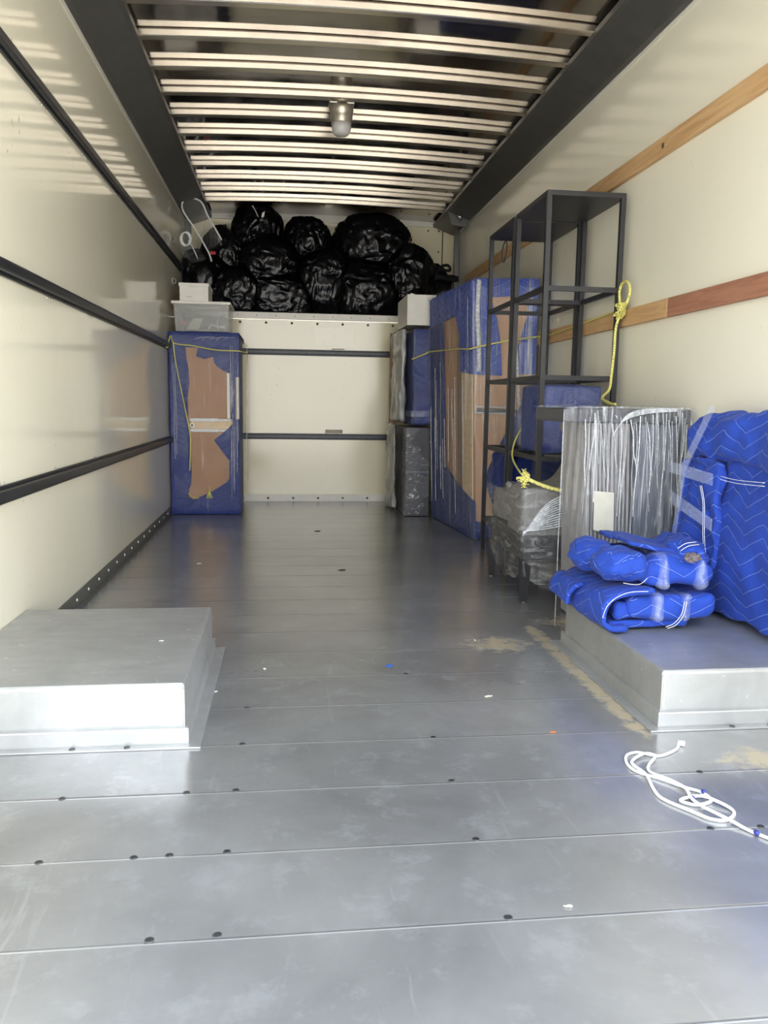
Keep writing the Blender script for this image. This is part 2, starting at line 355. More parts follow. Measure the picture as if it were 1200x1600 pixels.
def lathe(bm, c, prof, seg=24, axis='z'):
    rings = []
    for r, h in prof:
        ring = []
        for k in range(seg):
            a = 2 * PI * k / seg; q = (r * math.cos(a), r * math.sin(a), h)
            if axis == 'x': q = (h, q[0], q[1])
            if axis == 'y': q = (q[0], h, q[1])
            ring.append(bm.verts.new(Vector(c) + Vector(q)))
        rings.append(ring)
    for A_, B_ in zip(rings, rings[1:]):
        for k in range(seg): bm.faces.new((A_[k], A_[(k + 1) % seg], B_[(k + 1) % seg], B_[k]))
    bm.faces.new(rings[0]); bm.faces.new(rings[-1])
def sheet(bm, outer, holes, depth, axis='y', at=0.0, flip=1):
    """flat polygon with holes in the plane axis=at, thickness depth towards +axis"""
    loops = [outer] + holes
    def mk(p, d):
        if axis == 'y': return Vector((p[0], at + d, p[1]))
        if axis == 'x': return Vector((at + d, p[0], p[1]))
        return Vector((p[0], p[1], at + d))
    tris = tessellate_polygon([[Vector((p[0], p[1], 0)) for p in lp] for lp in loops])
    flat = [p for lp in loops for p in lp]
    a = [bm.verts.new(mk(p, 0)) for p in flat]; b_ = [bm.verts.new(mk(p, depth)) for p in flat]
    for t in tris:
        try: bm.faces.new([a[i] for i in t]); bm.faces.new([b_[i] for i in reversed(t)])
        except ValueError: pass
    s = 0
    for lp in loops:
        for k in range(len(lp)):
            i, j = s + k, s + (k + 1) % len(lp)
            try: bm.faces.new((a[i], a[j], b_[j], b_[i]))
            except ValueError: pass
        s += len(lp)
def sweep(bm, path, thick, y0, y1, ny=14, amp=0.006, seed=0.0, axis='y', sub=5):
    """folded soft sheet: 2-D path in (x,z), extruded along y (or path in (y,z) along x)"""
    P = catmull([(p[0], p[1], 0) for p in path], sub); N = len(P); L = []; R = []
    for i in range(N):
        t = (P[min(i + 1, N - 1)] - P[max(i - 1, 0)]).normalized(); nr = Vector((-t.y, t.x, 0))
        L.append(P[i] + nr * thick / 2); R.append(P[i] - nr * thick / 2)
    out = L + list(reversed(R)); rings = []; cen = sum(out, Vector()) / len(out)
    for j in range(ny + 1):
        s = j / ny; y = y0 + (y1 - y0) * s; edge = min(s, 1 - s) * ny
        ring = []
        for q in out:
            p = Vector((q.x, y, q.y)) if axis == 'y' else Vector((y, q.x, q.y))
            o = Vector((fbm(p + Vector((seed, 0, 0)), 7), 0.6 * fbm(p + Vector((0, seed, 5)), 5), fbm(p + Vector((0, 9, seed)), 7))) * amp
            ring.append(bm.verts.new(p + o))
        rings.append(ring)
    K = len(out)
    for A_, B_ in zip(rings, rings[1:]):
        for k in range(K): bm.faces.new((A_[k], A_[(k + 1) % K], B_[(k + 1) % K], B_[k]))
    for ring, rv in ((rings[0], 0), (rings[-1], 1)):
        for k in range(N - 1):
            f = (ring[k], ring[k + 1], ring[K - 2 - k], ring[K - 1 - k])
            try: bm.faces.new(f)
            except ValueError: pass
def auto_uv(bm):
    uv = bm.loops.layers.uv.verify(); bm.normal_update()
    for f in bm.faces:
        n_ = f.normal; a = max(range(3), key=lambda k: abs(n_[k]))
        for lp in f.loops:
            c = lp.vert.co
            lp[uv].uv = (c.y, c.z) if a == 0 else ((c.x, c.z) if a == 1 else (c.x, c.y))
ROOT = {}
def world_loc(o):
    return Vector(ROOT.get(o.name, (0, 0, 0)))
def obj(name, bm, mat, parent=None, smooth=False, uv=True, origin=None, bevel=None, normals=True):
    if normals: bmesh.ops.recalc_face_normals(bm, faces=bm.faces)
    if uv: auto_uv(bm)
    if parent is None and origin is None:
        if bm.verts:
            xs = [v.co.x for v in bm.verts]; ys = [v.co.y for v in bm.verts]; zs = [v.co.z for v in bm.verts]
            origin = Vector(((min(xs) + max(xs)) / 2, (min(ys) + max(ys)) / 2, min(zs)))
        else: origin = Vector()
    off = world_loc(parent) if parent else Vector(origin)
    for v in bm.verts: v.co -= off
    me = bpy.data.meshes.new(name); bm.to_mesh(me); bm.free()
    o = bpy.data.objects.new(name, me); COL.objects.link(o); me.materials.append(mat)
    if smooth:
        for p in me.polygons: p.use_smooth = True
    if parent: o.parent = parent; ROOT[o.name] = tuple(off)
    else: o.location = off; ROOT[o.name] = tuple(off)
    if bevel:
        md = o.modifiers.new('bevel', 'BEVEL'); md.width = bevel; md.segments = 2; md.limit_method = 'ANGLE'
    return o
def tag(o, label=None, cat=None, group=None, kind=None):
    if label: o['label'] = label
    if cat: o['category'] = cat
    if group: o['group'] = group
    if kind: o['kind'] = kind
    return o
def thing(name, loc, label, cat, group=None):
    o = bpy.data.objects.new(name, None); COL.objects.link(o); o.location = loc; o.empty_display_size = 0.1
    ROOT[o.name] = tuple(loc); return tag(o, label, cat, group)
def struct(name, bm, mat, **k):
    k.setdefault('origin', (0, 0, 0)); return tag(obj(name, bm, mat, **k), kind='structure')
def dup_part(o, parent, offset=(0, 0, 0)):
    c = o.copy(); COL.objects.link(c); c.parent = parent; c.location = Vector(o.location) + Vector(offset); return c

# ------------------------------------------------------------------ dimensions (metres)
W = 2.40; Y0 = 0.88; YB = 6.967; YA = 7.60; ZR = 2.385; ZC = 2.50; ZL = 1.588

# ------------------------------------------------------------------ the setting
bm = B(); add_box(bm, -30, 32, -40, 30, -0.90, -0.85); struct('ground', bm, M['ground'])
bm = B(); add_box(bm, -0.05, W + 0.05, Y0, YB + 0.05, -0.12, 0.0); floor = struct('floor', bm, M['floor'])
bolt_xy = [(0.403, 1.449), (0.574, 1.449), (0.639, 1.451), (0.746, 1.453), (1.232, 1.453), (1.722, 1.449), (1.83, 1.446),
           (0.38, 1.695), (0.641, 1.699), (0.748, 1.701), (1.234, 1.703), (1.83, 1.696), (0.642, 1.206), (0.748, 1.208), (1.229, 1.206), (1.722, 1.2),
           (0.749, 1.945), (1.235, 1.946), (0.749, 2.19), (1.235, 2.44)]
bolt0 = None
for x, y in bolt_xy:
    if bolt0 is None:
        bm = B(); lathe(bm, (0, 0, 0), [(0.0075, 0.0), (0.0075, 0.001), (0.0055, 0.0018), (0.003, 0.0008), (0.001, 0.0008)], 14)
        bolt0 = obj('bolt', bm, M['bolt'], floor, smooth=True); bolt0.location = (x, y + 0.012, 0)
    else:
        c = bolt0.copy(); COL.objects.link(c); c.parent = floor; c.location = (x, y + 0.012, 0)

def wall_panel(name, x0, x1, mat):
    bm = B(); add_box(bm, x0, x1, Y0, YA + 0.06, -0.12, 2.62); return struct(name, bm, mat)
wl = wall_panel('wall_left', -0.06, 0.0, M['wall']); wr = wall_panel('wall_right', W, W + 0.06, M['wall_right'])
riv0 = {}
def rivets(parent, pts, axis, mat, r=0.008, name='rivet'):
    key = (axis, mat.name, r)
    for p in pts:
        if key not in riv0:
            s = {'x+': 1, 'x-': -1, 'y-': -1, 'z-': -1}[axis]
            bm = B(); lathe(bm, (0, 0, 0), [(r, 0), (r * 0.9, s * r * 0.35), (r * 0.5, s * r * 0.6), (r * 0.1, s * r * 0.68)], 10, axis[0])
            o = obj(name, bm, mat, parent, smooth=True); riv0[key] = o
        else:
            o = riv0[key].copy(); COL.objects.link(o); o.parent = parent
        o.location = Vector(p) - world_loc(parent)
rivets(wl, [(0.0, 2.73 + 0.187 * k, ZR - 0.012) for k in range(26)], 'x+', M['rivet'], 0.0075)
rivets(wr, [(W, 2.46 + 0.187 * k, ZR - 0.003) for k in range(27)], 'x-', M['rivet'], 0.0075)

# bulkhead below the cab-over shelf
bm = B(); add_box(bm, 0, W, YB, YB + 0.06, 0, ZL - 0.06); wb = struct('wall_back', bm, M['bulk'])
rivets(wb, [(0.265 + 0.2137 * k, YB, 1.503) for k in range(10)], 'y-', M['rivet_dark'], 0.011)
bm = B(); add_box(bm, 0, W, YB - 0.006, YB + 0.055, ZL - 0.055, ZL - 0.001, 0.003); tr = struct('trim_1', bm, M['white_metal'])
rivets(tr, [(0.3 + 0.158 * k, YB - 0.006, ZL - 0.028) for k in range(13)], 'y-', M['rivet_dark'], 0.0045)
bm = B(); add_box(bm, 0.0, W, YB - 0.008, YB - 0.0005, 0.0, 0.056, 0.002); add_box(bm, 0, W, YB - 0.012, YB - 0.0005, 0.056, 0.06)
bb = struct('baseboard_back', bm, M['white_metal'])
rivets(bb, [(0.49 + 0.2137 * k, YB - 0.008, 0.028) for k in range(9)], 'y-', M['rivet_dark'], 0.010)
# the pale square patch where a notice was once stuck, and a smear of adhesive below each rail
bm = B(); add_box(bm, 1.10, 1.435, YB - 0.0012, YB - 0.0002, 1.325, 1.475); o = obj('notice_patch', bm, simple('clean_patch', (0.90, 0.85, 0.66), 0.13, 0, 0.02), wb)
bm = B(); add_box(bm, 1.19, 1.34, YB - 0.002, YB - 0.0002, 0.586, 0.618); add_box(bm, 1.24, 1.35, YB - 0.002, YB - 0.0002, 1.292, 1.302); obj('adhesive_smear', bm, simple('adhesive_residue', (0.42, 0.39, 0.31), 0.7), wb)
# cab-over shelf, its back wall and corner posts
bm = B(); add_box(bm, 0, W, YB + 0.055, YA, ZL - 0.05, ZL); struct('trim_2', bm, M['white_metal'])
bm = B(); add_box(bm, 0, W, YA, YA + 0.06, ZL - 0.05, 2.62); wu = struct('wall_front', bm, M['bulk'])
bm = B(); add_box(bm, 0.05, W - 0.09, YA - 0.02, YA - 0.001, 2.455, 2.60); struct('trim_3', bm, M['white_metal'])
bm = B(); add_box(bm, W - 0.115, W - 0.105, YA - 0.012, YA - 0.001, ZL, 2.455); struct('trim_4', bm, M['rivet_dark'])
rivets(wu, [(2.155, YA, 2.425), (2.255, YA, 2.425), (2.255, YA, 2.24), (2.255, YA, 2.05), (1.9, YA, 2.425), (1.65, YA, 2.425), (1.2, YA, 2.425), (1.0, YA, 2.425)], 'y-', M['rivet_dark'], 0.009)
for k, x in enumerate((0.0, W - 0.05)):
    bm = B(); add_box(bm, x + 0.001, x + 0.049, YB + 0.36, YB + 0.40, ZL + 0.001, 2.44, 0.004)
    struct('trim_%d' % (5 + k), bm, M['beam'])
# triangular gusset on the kerb-side corner post
br = thing('corner_bracket', (2.31, 6.93, 2.35), 'grey metal gusset bracket at the far right roof corner', 'bracket')
bm = B(); sheet(bm, [(2.20, 2.46), (2.385, 2.46), (2.385, 2.345), (2.35, 2.33), (2.24, 2.345)], [], 0.01, 'y', 6.93); obj('plate', bm, M['beam'], br)
bm = B(); tube(bm, [(2.245 + 0.0, 6.925, 2.445), (2.31, 6.925, 2.37), (2.375, 6.925, 2.445)], 0.008, 6, smooth=False); obj('stiffening_ridge', bm, M['beam'], br)
bm = B(); lathe(bm, (2.31, 6.93, 2.415), [(0.014, 0), (0.012, -0.008), (0.003, -0.010)], 12, 'y'); obj('bolt_head', bm, M['rivet'], br)

# roof: bowed skin, side rails, bows
def roof_z(x, base): return base + 0.035 * (1 - ((x - W / 2) / (W / 2)) ** 2)
bm = B(); NX = 64; lo = []; hi = []
for yy in (Y0, YA + 0.06):
    lo.append([bm.verts.new((-0.02 + (W + 0.04) * k / NX, yy, roof_z(-0.02 + (W + 0.04) * k / NX, 2.485))) for k in range(NX + 1)])
    hi.append([bm.verts.new((-0.06 + (W + 0.12) * k / NX, yy, 2.66)) for k in range(NX + 1)])
for k in range(NX):
    bm.faces.new((lo[0][k], lo[0][k + 1], lo[1][k + 1], lo[1][k])); bm.faces.new((hi[0][k], hi[1][k], hi[1][k + 1], hi[0][k + 1]))
    for e in (0, 1): bm.faces.new((lo[e][k], hi[e][k], hi[e][k + 1], lo[e][k + 1]))
ceil = struct('ceiling', bm, M['ceiling'])
for nm, sgn, x0 in (('trim_7', 1, 0.0), ('trim_8', -1, W)):
    prof = [(0.002, 2.384), (0.012, 2.384), (0.03, 2.388), (0.185, 2.447), (0.205, 2.452), (0.207, 2.475), (0.185, 2.484), (0.002, 2.484)]
    bm = B(); r = []
    for yy in (Y0, YA - 0.03): r.append([bm.verts.new((x0 + sgn * a, yy, z)) for a, z in prof])
    K = len(prof)
    for k in range(K): bm.faces.new((r[0][k], r[0][(k + 1) % K], r[1][(k + 1) % K], r[1][k]))
    bm.faces.new(r[0]); bm.faces.new(list(reversed(r[1]))); struct(nm, bm, M['beam'])
    # rivet flange
    bm = B()
    if sgn > 0: add_box(bm, 0.0005, 0.004, Y0, YA - 0.03, 2.36, 2.386)
    else: add_box(bm, W - 0.004, W - 0.0005, Y0, YA - 0.03, 2.366, 2.386)
    struct('trim_%d' % (9 if sgn > 0 else 10), bm, M['white_metal'])
def rib_mesh(y):
    bm = B(); N = 20; rows = []
    for k in range(N + 1):
        x = 0.19 + (W - 0.38) * k / N; zt = roof_z(x, 2.484)
        rows.append([bm.verts.new((x, y + dy, zt + dz)) for dy, dz in ((-0.004, 0.0), (-0.004, -0.004), (-0.018, -0.005), (-0.018, -0.029), (-0.014, -0.033), (0.026, -0.033), (0.032, -0.028), (0.032, 0.0))])
    for a, b_ in zip(rows, rows[1:]):
        for k in range(7): bm.faces.new((a[k], a[k + 1], b_[k + 1], b_[k]))
    bm.faces.new(rows[0]); bm.faces.new(rows[-1]); return bm
rib0 = thing_rib = None
for k in range(-7, 11):
    y = 3.642 + 0.3375 * k
    if y < Y0 + .1: continue
    if rib0 is None: rib0 = obj('roof_bow', rib_mesh(0.0), M['rib'], origin=(0, 0, 0)); o = rib0
    else: o = rib0.copy(); COL.objects.link(o)
    o.name = 'trim_%d' % (20 + k + 7); o.location = (0, y, 0); tag(o, kind='structure')

# left wall: three black steel tie rails ; right wall: timber rails
def rail(nm, z, y0, y1, hh=0.0275, d=0.03):
    bm = B(); add_box(bm, 0.0005, 0.010, y0, y1, z - hh, z + hh, 0.001); add_box(bm, 0.008, d, y0, y1, z - hh * .62, z + hh * .62, 0.006)
    o = struct(nm, bm, M['black_steel']); return o
for nm, z in (('trim_50', 1.915), ('trim_51', 1.245), ('trim_52', 0.560)):
    o = rail(nm, z, Y0, 6.94)
    zz = z - 0.033 if z > 1 else z + 0.031
    rivets(o, [(0.0, 1.3 + 0.61 * k + dx, zz) for k in range(9) for dx in (0, 0.03, 0.06)], 'x+', M['rivet'], 0.006)
for nm, z in (('trim_53', 1.262), ('trim_54', 0.557)):
    bm = B(); add_box(bm, 0.04, W - 0.04, YB - 0.010, YB - 0.0005, z - 0.026, z + 0.026, 0.001); add_box(bm, 0.04, W - 0.04, YB - 0.03, YB - 0.008, z - 0.017, z + 0.017, 0.006)
    struct(nm, bm, M['black_steel'])
for nm, z, y0, y1, mt in (('trim_55', 1.905, Y0, 7.0, 'pine'), ('trim_56', 1.25, Y0, 3.165, 'redwood'), ('trim_57', 1.25, 3.17, 6.9, 'pine')):
    bm = B(); add_box(bm, W - 0.022, W - 0.0005, y0, y1, z - 0.037, z + 0.037, 0.002); struct(nm, bm, M[mt])
bm = B(); add_box(bm, W - 0.0225, W - 0.0218, 3.28, 3.30, 1.895, 1.915); obj('knot_mark', bm, M['rivet_dark'], bpy.data.objects['trim_55'])
# floor angles with rivets
for nm, s, x0 in (('baseboard_left', 1, 0.0), ('baseboard_right', -1, W)):
    bm = B()
    a, b_ = (0.0005, 0.006) if s > 0 else (W - 0.006, W - 0.0005); add_box(bm, a, b_, 2.76, YB - 0.02, 0.0005, 0.062)
    a, b_ = (0.0005, 0.03) if s > 0 else (W - 0.03, W - 0.0005); add_box(bm, a, b_, 2.76, YB - 0.02, 0.0005, 0.004)
    o = struct(nm, bm, simple('grey_floor_angle', (0.13, 0.125, 0.11), 0.5, 0.1))
    if s > 0: rivets(o, [(0.006, 2.96 + 0.1985 * k, 0.034) for k in range(16)], 'x+', simple('bright_rivet', (0.9, 0.88, 0.82), 0.35, 0.2), 0.0072)

# wheel boxes
def wheel_box(x0, x1, label):
    left = x0 < 1
    cx = (x0 + x1) / 2; t = thing('wheel_well_box', (cx, 2.35, 0), label, 'wheel well')
    e = 0.0
    a0, a1 = (x0 - .0 , x1) if left else (x0, x1)
    bm = B(); add_box(bm, a0, a1, 1.972, 2.730, 0.04, 0.158, 0.011, 3); obj('cover', bm, M['well'], t, smooth=False)
    bm = B()
    if left: add_box(bm, a0, a1 + 0.010, 1.960, 2.742, 0.004, 0.046, 0.004)
    else: add_box(bm, a0 - 0.010, a1, 1.960, 2.742, 0.004, 0.046, 0.004)
    obj('base_skirt', bm, M['well'], t)
    bm = B()
    if left: add_box(bm, a0, a1 + 0.040, 1.938, 2.765, 0.0005, 0.005, 0.001)
    else: add_box(bm, a0 - 0.040, a1, 1.938, 2.765, 0.0005, 0.005, 0.001)
    obj('floor_flange', bm, M['well'], t)
    # weld bead down the visible corner
    bm = B(); xc = a1 if left else a0
    tube(bm, [(xc - (0.004 if left else -0.004), 1.976, 0.045 + 0.012 * k) for k in range(9)], 0.004, 6); obj('corner_weld', bm, M['rivet'], t)
    hx = [0.12, 0.34, 0.47] if left else [2.16 - .11, 2.16, 2.26]
    for k, x in enumerate(hx):
        bm = B(); lathe(bm, (x, 1.949, 0.005), [(0.008, 0), (0.007, 0.002), (0.002, 0.003)], 10); obj('screw', bm, M['bolt'], t)
wheel_box(0.002, 0.608, 'empty low galvanised wheel box against the left wall')
wheel_box(1.855, W - 0.002, 'low galvanised wheel box at right with blue blankets on it')

# ------------------------------------------------------------------ roof lamp
t = thing('ceiling_lamp', (1.167, 4.76, 2.49), 'small round dome lamp hanging from the truck roof', 'lamp')
bm = B(); add_box(bm, 1.098, 1.236, 4.70, 4.82, 2.485, 2.51, 0.003); obj('mounting_plate', bm, M['rivet'], t)
bm = B(); lathe(bm, (1.167, 4.76, 2.40), [(0.066, 0.09), (0.066, 0.055), (0.062, 0.05), (0.062, 0.03), (0.058, 0.0), (0.054, -0.012)], 28); obj('housing', bm, simple('brass_grey_housing', (0.45, 0.40, 0.33), 0.35, 0.7), t, smooth=True)
bm = B(); lathe(bm, (1.167, 4.76, 2.40), [(0.056, -0.005), (0.054, -0.03), (0.048, -0.055), (0.034, -0.068), (0.004, -0.073)], 28); obj('lens', bm, M['lens'], t, smooth=True)

# ------------------------------------------------------------------ shackles on the left wall
for k, (y, z, lb) in enumerate(((6.45, 2.048, 'small steel shackle on left wall beside the coiled white cord'), (6.48, 1.748, 'small steel shackle on left wall beside the white shoe box'))):
    t = thing('wall_shackle', (0.0, y, z), lb, 'shackle', 'small shackles on the left wall')
    bm = B(); add_box(bm, 0.0005, 0.006, y - 0.03, y + 0.03, z - 0.018, z + 0.018, 0.002); obj('mounting_plate', bm, M['slide'], t)
    for s in (-1, 1):
        bm = B(); tube(bm, [(0.006, y + s * .012, z + .022), (0.022, y + s * .008, z + .012), (0.026, y + s * .007, z), (0.022, y + s * .008, z - .012), (0.006, y + s * .012, z - .022)], 0.004, 6); obj('steel_loop', bm, M['slide'], t, smooth=True)

# ------------------------------------------------------------------ left wrapped cabinet
X0, X1, YF, YK, ZT = 0.008, 0.515, 6.13, 6.86, 1.345
t = thing('wrapped_cabinet', ((X0 + X1) / 2, (YF + YK) / 2, 0), 'upright brown-backed cabinet in blue blanket and clear film, in far left corner', 'cabinet')
bm = B(); add_box(bm, X0 + 0.02, X1 - 0.02, YF + 0.012, YK - 0.02, 0.012, ZT - 0.03); obj('cabinet_body', bm, M['cardboard'], t)
hole = [(0.127, 1.233), (0.219, 1.232), (0.204, 1.168), (0.268, 1.151), (0.328, 1.171), (0.332, 1.129), (0.359, 1.093), (0.396, 1.073), (0.442, 1.053), (0.450, 0.72), (0.470, 0.692), (0.433, 0.649), (0.325, 0.558), (0.435, 0.407), (0.434, 0.273), (0.415, 0.244), (0.291, 0.166), (0.168, 0.113), (0.113, 0.147), (0.152, 0.224), (0.158, 0.319), (0.152, 0.547), (0.14, 0.651), (0.139, 0.875), (0.15, 0.968), (0.148, 1.079), (0.131, 1.171)]
slot = [(0.484, 1.025), (0.509, 1.026), (0.507, 0.712), (0.481, 0.711)]
bm = B(); sheet(bm, [(X0, 0.004), (X1, 0.004), (X1, ZT), (X0, ZT)], [hole, slot], 0.010, 'y', YF)
add_box(bm, X0, X0 + 0.018, YF + 0.010, YK, 0.004, ZT); add_box(bm, X1 - 0.018, X1, YF + 0.010, YF + 0.45, 0.004, ZT); add_box(bm, X0, X1, YF + 0.010, YK - .02, ZT - 0.028, ZT)
obj('moving_blanket', bm, M['blanket_shaded'], t)
bm = B(); puff(bm, 0.03, 0.142, YF - 0.012, YF + 0.004, 0.12, 1.12, 0.008, (10, 4, 60), 0.012, 5, 3.0); obj('blanket_fold', bm, M['blanket_shaded'], t, smooth=True)
bm = B(); add_box(bm, 0.160, 0.455, YF + 0.006, YF + 0.013, 0.640, 0.700, 0.002); obj('timber_runner', bm, M['paleboard'], t)
for z in (0.708, 0.630):
    bm = B(); add_box(bm, 0.150, 0.36, YF + 0.001, YF + 0.012, z - 0.012, z + 0.012, 0.002); add_box(bm, 0.36, 0.455, YF + 0.004, YF + 0.012, z - 0.008, z + 0.008, 0.002)
    sl = obj('drawer_slide', bm, M['slide'], t)
bm = B(); lathe(bm, (0.168, YF + 0.001, 0.668), [(0.018, 0.004), (0.018, -0.003), (0.010, -0.004)], 18, 'y'); w1 = obj('roller_wheel', bm, M['white_board'], t, smooth=False)
bm = B(); lathe(bm, (0.168, YF - 0.003, 0.668), [(0.009, 0.0), (0.009, -0.002)], 14, 'y'); obj('wheel_hub', bm, M['darkleaf'], w1)
bm = B(); add_box(bm, 0.424, 0.444, YF - 0.002, YF + 0.008, 0.72, 1.052, 0.002); obj('white_edge_strip', bm, M['white_board'], t)
bm = B(); add_box(bm, 0.493, 0.512, YF - 0.002, YF + 0.008, 0.717, 1.024, 0.002); obj('white_edge_strip', bm, M['white_board'], t)
bm = B(); puff(bm, X0 - 0.004, X1 + 0.006, YF - 0.018, YK + 0.004, 0.003, ZT + 0.004, 0.02, (20, 20, 40), 0.006, 6, 1.0)
obj('stretch_film', bm, M['film'], t, smooth=True)
rnd = random.Random(4); bm = B()
for k in range(15):
    x = (0.435 + 0.075 * rnd.random()) if k < 11 else 0.012 + 0.05 * rnd.random(); z0 = 0.03 + 0.8 * rnd.random(); z1 = min(z0 + 0.25 + 0.5 * rnd.random(), 1.25)
    tube(bm, [(x + 0.004 * rnd.random(), YF - 0.021 - 0.002 * rnd.random(), z0 + (z1 - z0) * q_ / 4) for q_ in range(5)], 0.0008 + .0014 * rnd.random(), 5)
for k in range(5): tube(bm, [(0.20 + .05 * k, YF - .02, 1.285 + .01 * rnd.random()), (0.24 + .05 * k, YF - .021, 1.30 + .015 * rnd.random()), (0.29 + .05 * k, YF - .02, 1.31)], 0.0016, 5)
obj('film_pleat_glints', bm, M['film_glint'], t, smooth=True)  # thin whitish tubes painted as white glints on the film edge
bm = B(); tube(bm, [(0.52, 6.30, 1.28), (0.545, 6.34, 1.28), (0.56, 6.36, 1.24), (0.56, 6.37, 0.9), (0.55, 6.37, 0.4), (0.53, 6.36, 0.08)], 0.006, 6); obj('loose_film_edge', bm, M['film_thick'], t, smooth=True)

# yellow rope on the left cabinet
t = thing('yellow_rope', (0.05, 6.08, 1.2), 'thin yellow rope hooked on left rail and drawn across the far left cabinet', 'rope')
bm = B(); tube(bm, [(0.014, 5.98, 1.222), (0.022, 6.0, 1.225), (0.030, 6.03, 1.283), (0.035, 6.08, 1.307), (0.055, 6.1, 1.258), (0.182, 6.1, 1.243), (0.346, 6.1, 1.217), (0.50, 6.1, 1.213), (0.535, 6.14, 1.21), (0.545, 6.5, 1.225), (0.55, 6.93, 1.26)], 0.0045, 8)
obj('cross_line', bm, M['rope'], t, smooth=True)
bm = B(); tube(bm, [(0.047, 6.095, 1.262), (0.058, 6.09, 1.16), (0.075, 6.09, 1.05), (0.128, 6.095, 0.764), (0.157, 6.095, 0.577), (0.149, 6.095, 0.332)], 0.0042, 8); obj('hanging_tail', bm, M['rope'], t, smooth=True)
t2 = thing('rope_end', (0.29, 6.10, 0.12), 'frayed yellow rope tuft low on the front of the far left cabinet', 'rope')
bm = B(); tube(bm, [(0.135, 6.10, 0.165), (0.17, 6.095, 0.135), (0.21, 6.095, 0.128)], 0.0035, 6)
obj('rope_strand', bm, M['rope'], t2, smooth=True)
bm = B(); tube(bm, [(0.288, 6.10, 0.215), (0.290, 6.095, 0.185)], 0.0035, 6)
for k in range(9): tube(bm, [(0.289, 6.098, 0.19), (0.289 + 0.003 * (k - 4), 6.096, 0.16), (0.289 + 0.006 * (k - 4), 6.094, 0.125 + 0.01 * random.random())], 0.0016, 5)
obj('frayed_end', bm, M['rope'], t2, smooth=True)

# tote on the cabinet, and the white shoe box on the tote
t = thing('storage_tote', (0.24, 6.36, 1.35), 'clear frosted storage tote with white lid standing on the far left cabinet', 'tote')
bm = B(); x0, x1, y0, y1, z0, z1 = 0.045, 0.445, 6.16, 6.62, 1.352, 1.548
o8 = [(x0 + .012, y0 + .012, z0), (x1 - .012, y0 + .012, z0), (x1 - .012, y1 - .012, z0), (x0 + .012, y1 - .012, z0), (x0, y0, z1), (x1, y0, z1), (x1, y1, z1), (x0, y1, z1)]
vs = [bm.verts.new(c) for c in o8]
for f in ((3, 2, 1, 0), (0, 1, 5, 4), (1, 2, 6, 5), (2, 3, 7, 6), (3, 0, 4, 7)): bm.faces.new([vs[i] for i in f])
o = obj('tub', bm, M['tote'], t); md = o.modifiers.new('s', 'SOLIDIFY'); md.thickness = 0.003
bm = B(); add_box(bm, 0.030, 0.455, 6.148, 6.635, 1.546, 1.566, 0.004); obj('lid', bm, M['white_board'], t)
bm = B(); sheet(bm, [(0.08, 1.53), (0.42, 1.53), (0.42, 1.52), (0.35, 1.528), (0.30, 1.508), (0.24, 1.5), (0.18, 1.506), (0.13, 1.527)], [], 0.004, 'y', 6.156); obj('grip', bm, M['tote'], t)
# contents are things of their own
bm = B(); puff(bm, 0.07, 0.42, 6.3, 6.58, 1.357, 1.50, 0.04, (12, 10, 8), 0.03, 7, 2.2); tag(obj('black_garment', bm, M['bag_fabric'], smooth=True), 'dark folded clothes seen inside the clear tote', 'clothes')
bm = B(); puff(bm, 0.075, 0.135, 6.19, 6.22, 1.40, 1.425, 0.006, (6, 4, 4), 0.0); tag(obj('red_case', bm, M['red'], smooth=True), 'small red item at the left inside the clear tote', 'box')
bm = B(); sheet(bm, [(0.125, 1.37), (0.215, 1.37), (0.25, 1.45), (0.19, 1.452), (0.175, 1.445)], [], 0.004, 'y', 6.225); tag(obj('folded_paper', bm, M['paper']), 'pale sheet of paper leaning inside the clear tote', 'paper')
bm = B()
for k in range(5): tube(bm, [(0.28 + .02 * random.random(), 6.20 + .01 * k, 1.375 + .004 * k), (0.31, 6.2, 1.40 + .01 * random.random()), (0.35, 6.22, 1.39 + .01 * random.random()), (0.41, 6.2, 1.375 + .03 * random.random())], 0.003, 5)
tube(bm, [(0.36, 6.24, 1.37), (0.35, 6.24, 1.43), (0.37, 6.24, 1.49)], 0.0035, 5)
tag(obj('cable_bunch', bm, M['rope_white'], smooth=True), 'bunch of pale cords at the right inside the clear tote', 'cord')
t = thing('shoe_box', (0.2, 6.35, 1.566), 'white shoe box lying on the lid of the clear tote', 'box')
bm = B(); add_box(bm, 0.086, 0.292, 6.20, 6.52, 1.566, 1.678, 0.002); obj('carton', bm, M['white_board'], t)
bm = B(); add_box(bm, 0.081, 0.297, 6.195, 6.525, 1.676, 1.700, 0.002); obj('lid', bm, M['white_board'], t)
bm = B()
for k, ww in enumerate((0.009, 0.006, 0.008, 0.005)): add_box(bm, 0.136 + .0115 * k, 0.136 + .0115 * k + ww, 6.1992, 6.2002, 1.597, 1.606)
tag(obj('printed_mark', bm, simple('faint_print', (0.5, 0.48, 0.42), 0.6), t), 'faint grey print')

